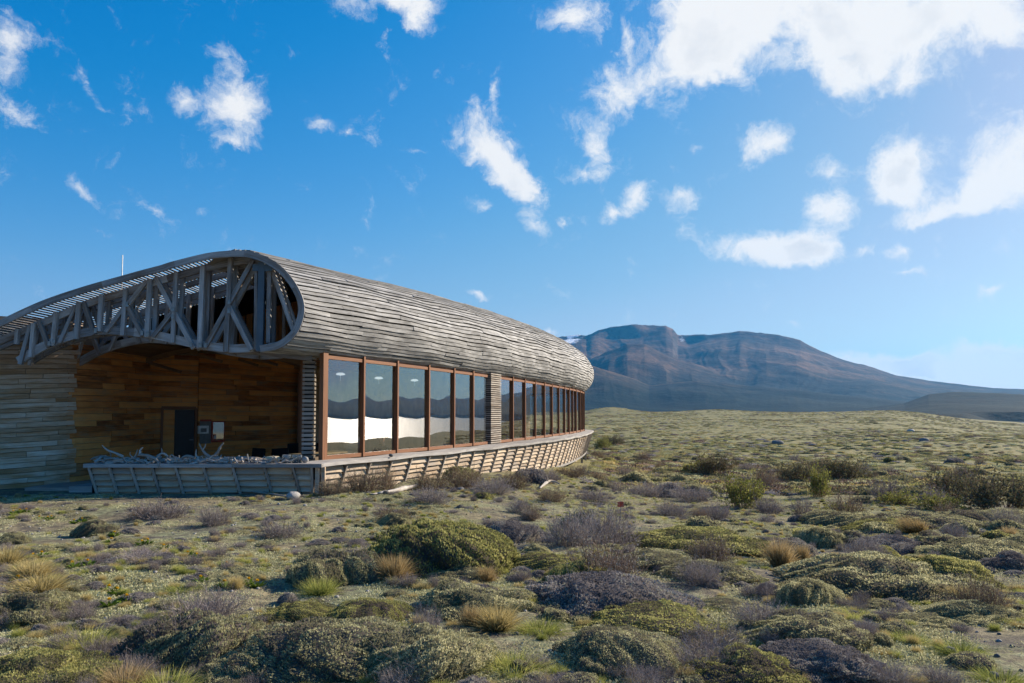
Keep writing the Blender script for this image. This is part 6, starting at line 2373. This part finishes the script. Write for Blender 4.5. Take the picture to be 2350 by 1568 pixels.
def litter():
    """wood chips, bark and cones filling the ledge between the driftwood"""
    rng = np.random.default_rng(3)
    mb = MB()
    for k in range(240):
        x = rng.uniform(FL.x + 0.15, at(640, 1060, 18.2).x); y = rng.uniform(18.08, 18.7)
        m = Matrix.Translation((x, y, Z_LEDGE + 0.02 + 0.07 * rng.random())) @ Matrix.Rotation(rng.uniform(0, 6), 4, 'Z') @ Matrix.Rotation(rng.normal() * 0.5, 4, 'Y') @ Matrix.Rotation(rng.normal() * 0.5, 4, 'X')
        mb.box((rng.uniform(.06, .32), rng.uniform(.015, .05), rng.uniform(.015, .045)), m)
    for k in range(46):
        x = rng.uniform(FL.x + 0.2, at(650, 1060, 18.2).x); y = rng.uniform(18.1, 18.7)
        p = Vector((x, y, Z_LEDGE + 0.03)); pts = [p.copy()]
        a = rng.uniform(-0.6, 0.6) + (math.pi if rng.random() < .5 else 0)
        for q in range(4):
            a += rng.normal() * 0.45
            p = p + Vector((math.cos(a) * 0.13, math.sin(a) * 0.03, rng.uniform(-0.02, 0.06)))
            pts.append(p.copy())
        limb(mb, pts, [0.022, 0.018, 0.013, 0.006], 5, k)
    tag(link('wood_litter', mb.mesh('wood_litter'), 'driftwood'), 'bleached sticks and chips heaped along the porch ledge', None, None, 'stuff')
litter()

# things at the right end of the porch ledge
c = z4(1270, 1170, 18.35)
lg = link('log', lathe([(0, -.17), (.055, -.17), (.075, -.14), (.08, 0), (.075, .15), (.05, .175), (0, .175)], 14).mesh('log', True), 'pale_log')
lg.matrix_basis = Matrix.Translation((c.x, 18.35, Z_LEDGE + 0.085)) @ Matrix.Rotation(math.pi / 2, 4, 'Y')
lg.scale = (1, 1, 1)
tag(lg, 'short thick straw coloured log on the porch ledge', 'log')
for k, (x, w, lab) in enumerate(((1400, .115, 'wide glass jar lantern next to the straw coloured log'), (1482, .075, 'middle glass jar lantern on the porch ledge'), (1525, .055, 'small glass jar lantern nearest the pillar'))):
    c = z4(x, 1170, 18.4); c.z = Z_LEDGE + 0.002
    j = empty('jar_lantern', c); tag(j, lab, 'lantern', 'jar lanterns on the ledge')
    link('jar', lathe([(0, 0), (w, 0), (w, .16), (w * .9, .18), (w * .9, .19), (w * .82, .19), (w * .82, .17), (w * .92, .155), (w * .92, .012), (0, .012)], 16).mesh('jar', True), 'jar_glass', j, loc=c)
    link('wire_band', lathe([(w * 1.03, .12), (w * 1.03, .135), (w * 1.01, .135), (w * 1.01, .12), (w * 1.03, .12)], 16).mesh('wire_band'), 'bolt_steel', j, loc=c)
    link('candle', lathe([(0, .014), (w * .5, .014), (w * .5, .07), (0, .07)], 10).mesh('candle'), 'white_paint', j, loc=c)
c = z4(1578, 1150, 18.4)
stone(0, 0, 0, 'pinkish stone on the ledge below the slatted pillar', 'pale_stone', 21, 0.8, c.x, 18.4, 0.19, Z_LEDGE)
c = at(872, 1045, 20.6)
stone(0, 0, 0, 'small dark stone on the window ledge under the second pane', 'dark_stone', 22, 0.7, c.x + 0.25, 20.9, 0.13, Z_LEDGE)

# driftwood on the ground
def G(px, py, up=0.05):
    x, y = ground_at(px, py)
    return Vector((x, y, gz(x, y) + up))
driftwood('weathered driftwood trunk lying in front of the lit louvred skirt', [
    ([G(868, 1146), G(905, 1140), G(930, 1128, .12), (G(960, 1122, .16))], [.05, .09, .11, .06]),
    ([G(842, 1140), G(855, 1147), G(885, 1142)], [.012, .03, .04])])
driftwood('forked grey branch lying beside the rounded boulder', [
    ([G(656, 1145), G(620, 1140), G(590, 1136), G(572, 1134)], [.028, .034, .026, .012]), ([G(612, 1138), G(596, 1128), G(585, 1120)], [.024, .02, .010])])
driftwood('pale bleached log half hidden under the far half of the skirt', [([G(1238, 1122, .08), G(1262, 1113, .14), G(1285, 1116, .08)], [.05, .09, .05])])

def dandelion_meshes():
    rng = np.random.default_rng(2)
    n = 46
    a = rng.random(n) * 6.283; e = rng.uniform(0.1, 1.3, n)
    d = np.stack([np.cos(a) * np.cos(e), np.sin(a) * np.cos(e), np.sin(e)], 1)
    PM['flower'] = tone_mesh('flower', *blades(np.zeros((n, 3)) + np.array((0, 0, 0.075)), d, 0.024, 0.006, rng, rng.random(n)))
    n = 18
    a = rng.random(n) * 6.283; e = rng.uniform(0.1, 0.8, n)
    d = np.stack([np.cos(a) * np.cos(e), np.sin(a) * np.cos(e), np.sin(e)], 1)
    PM['rosette'] = tone_mesh('rosette', *blades(np.zeros((n, 3)), d, 0.12, 0.016, rng, rng.random(n)))
    P = np.array([[[0, 0, 0], [0.004, 0, .04], [0, 0, .078]]], float)
    PM['stalk'] = tone_mesh('stalk', *ribbons(P, np.full((1, 3), .003), rng, np.array([.6])))
dandelion_meshes()
DAND = [(30, 1184), (45, 1182), (60, 1180), (118, 1184), (170, 1192), (188, 1190), (75, 1296), (95, 1292), (262, 1240), (325, 1270), (338, 1268), (430, 1288), (452, 1290), (520, 1303), (40, 1352), (250, 1395), (268, 1372),
        (290, 1385), (165, 1318), (200, 1314), (515, 1360), (590, 1358), (570, 1354), (250, 1360), (460, 1342), (110, 1186), (90, 1186), (255, 1262), (375, 1278)]
for k, (px, py) in enumerate(DAND):
    x, y = ground_at(px, py)
    o = empty('dandelion', (x, y, gz(x, y)))
    o.rotation_euler.z = k
    o.scale = (0.9,) * 3
    tag(o, 'yellow dandelion flowering low on the bare ground at left', 'flower', 'dandelions on the bare ground')
    for pn, key, mat in (('flower', 'flower', 'dandelion_yellow'), ('leaves', 'rosette', 'dandelion_leaf'), ('stalk', 'stalk', 'dandelion_leaf')):
        c = bpy.data.objects.new(pn, with_mat(key, mat)); COL.objects.link(c); c.parent = o

# red tag on a peg beside the tall dark shrub
x, y = ground_at(1424, 1200)
o = empty('marker_tag', (x, y, gz(x, y))); tag(o, 'small red marker tag beside the tall dark twiggy shrub', 'marker')
link('peg', MB().box((0.02, 0.02, 0.32)).mesh('peg'), 'tan_louver_board', o, loc=(x, y, gz(x, y) + 0.15))
link('plate', MB().box((0.13, 0.015, 0.11)).mesh('plate'), 'red_paint', o, loc=(x, y - 0.02, gz(x, y) + 0.29))
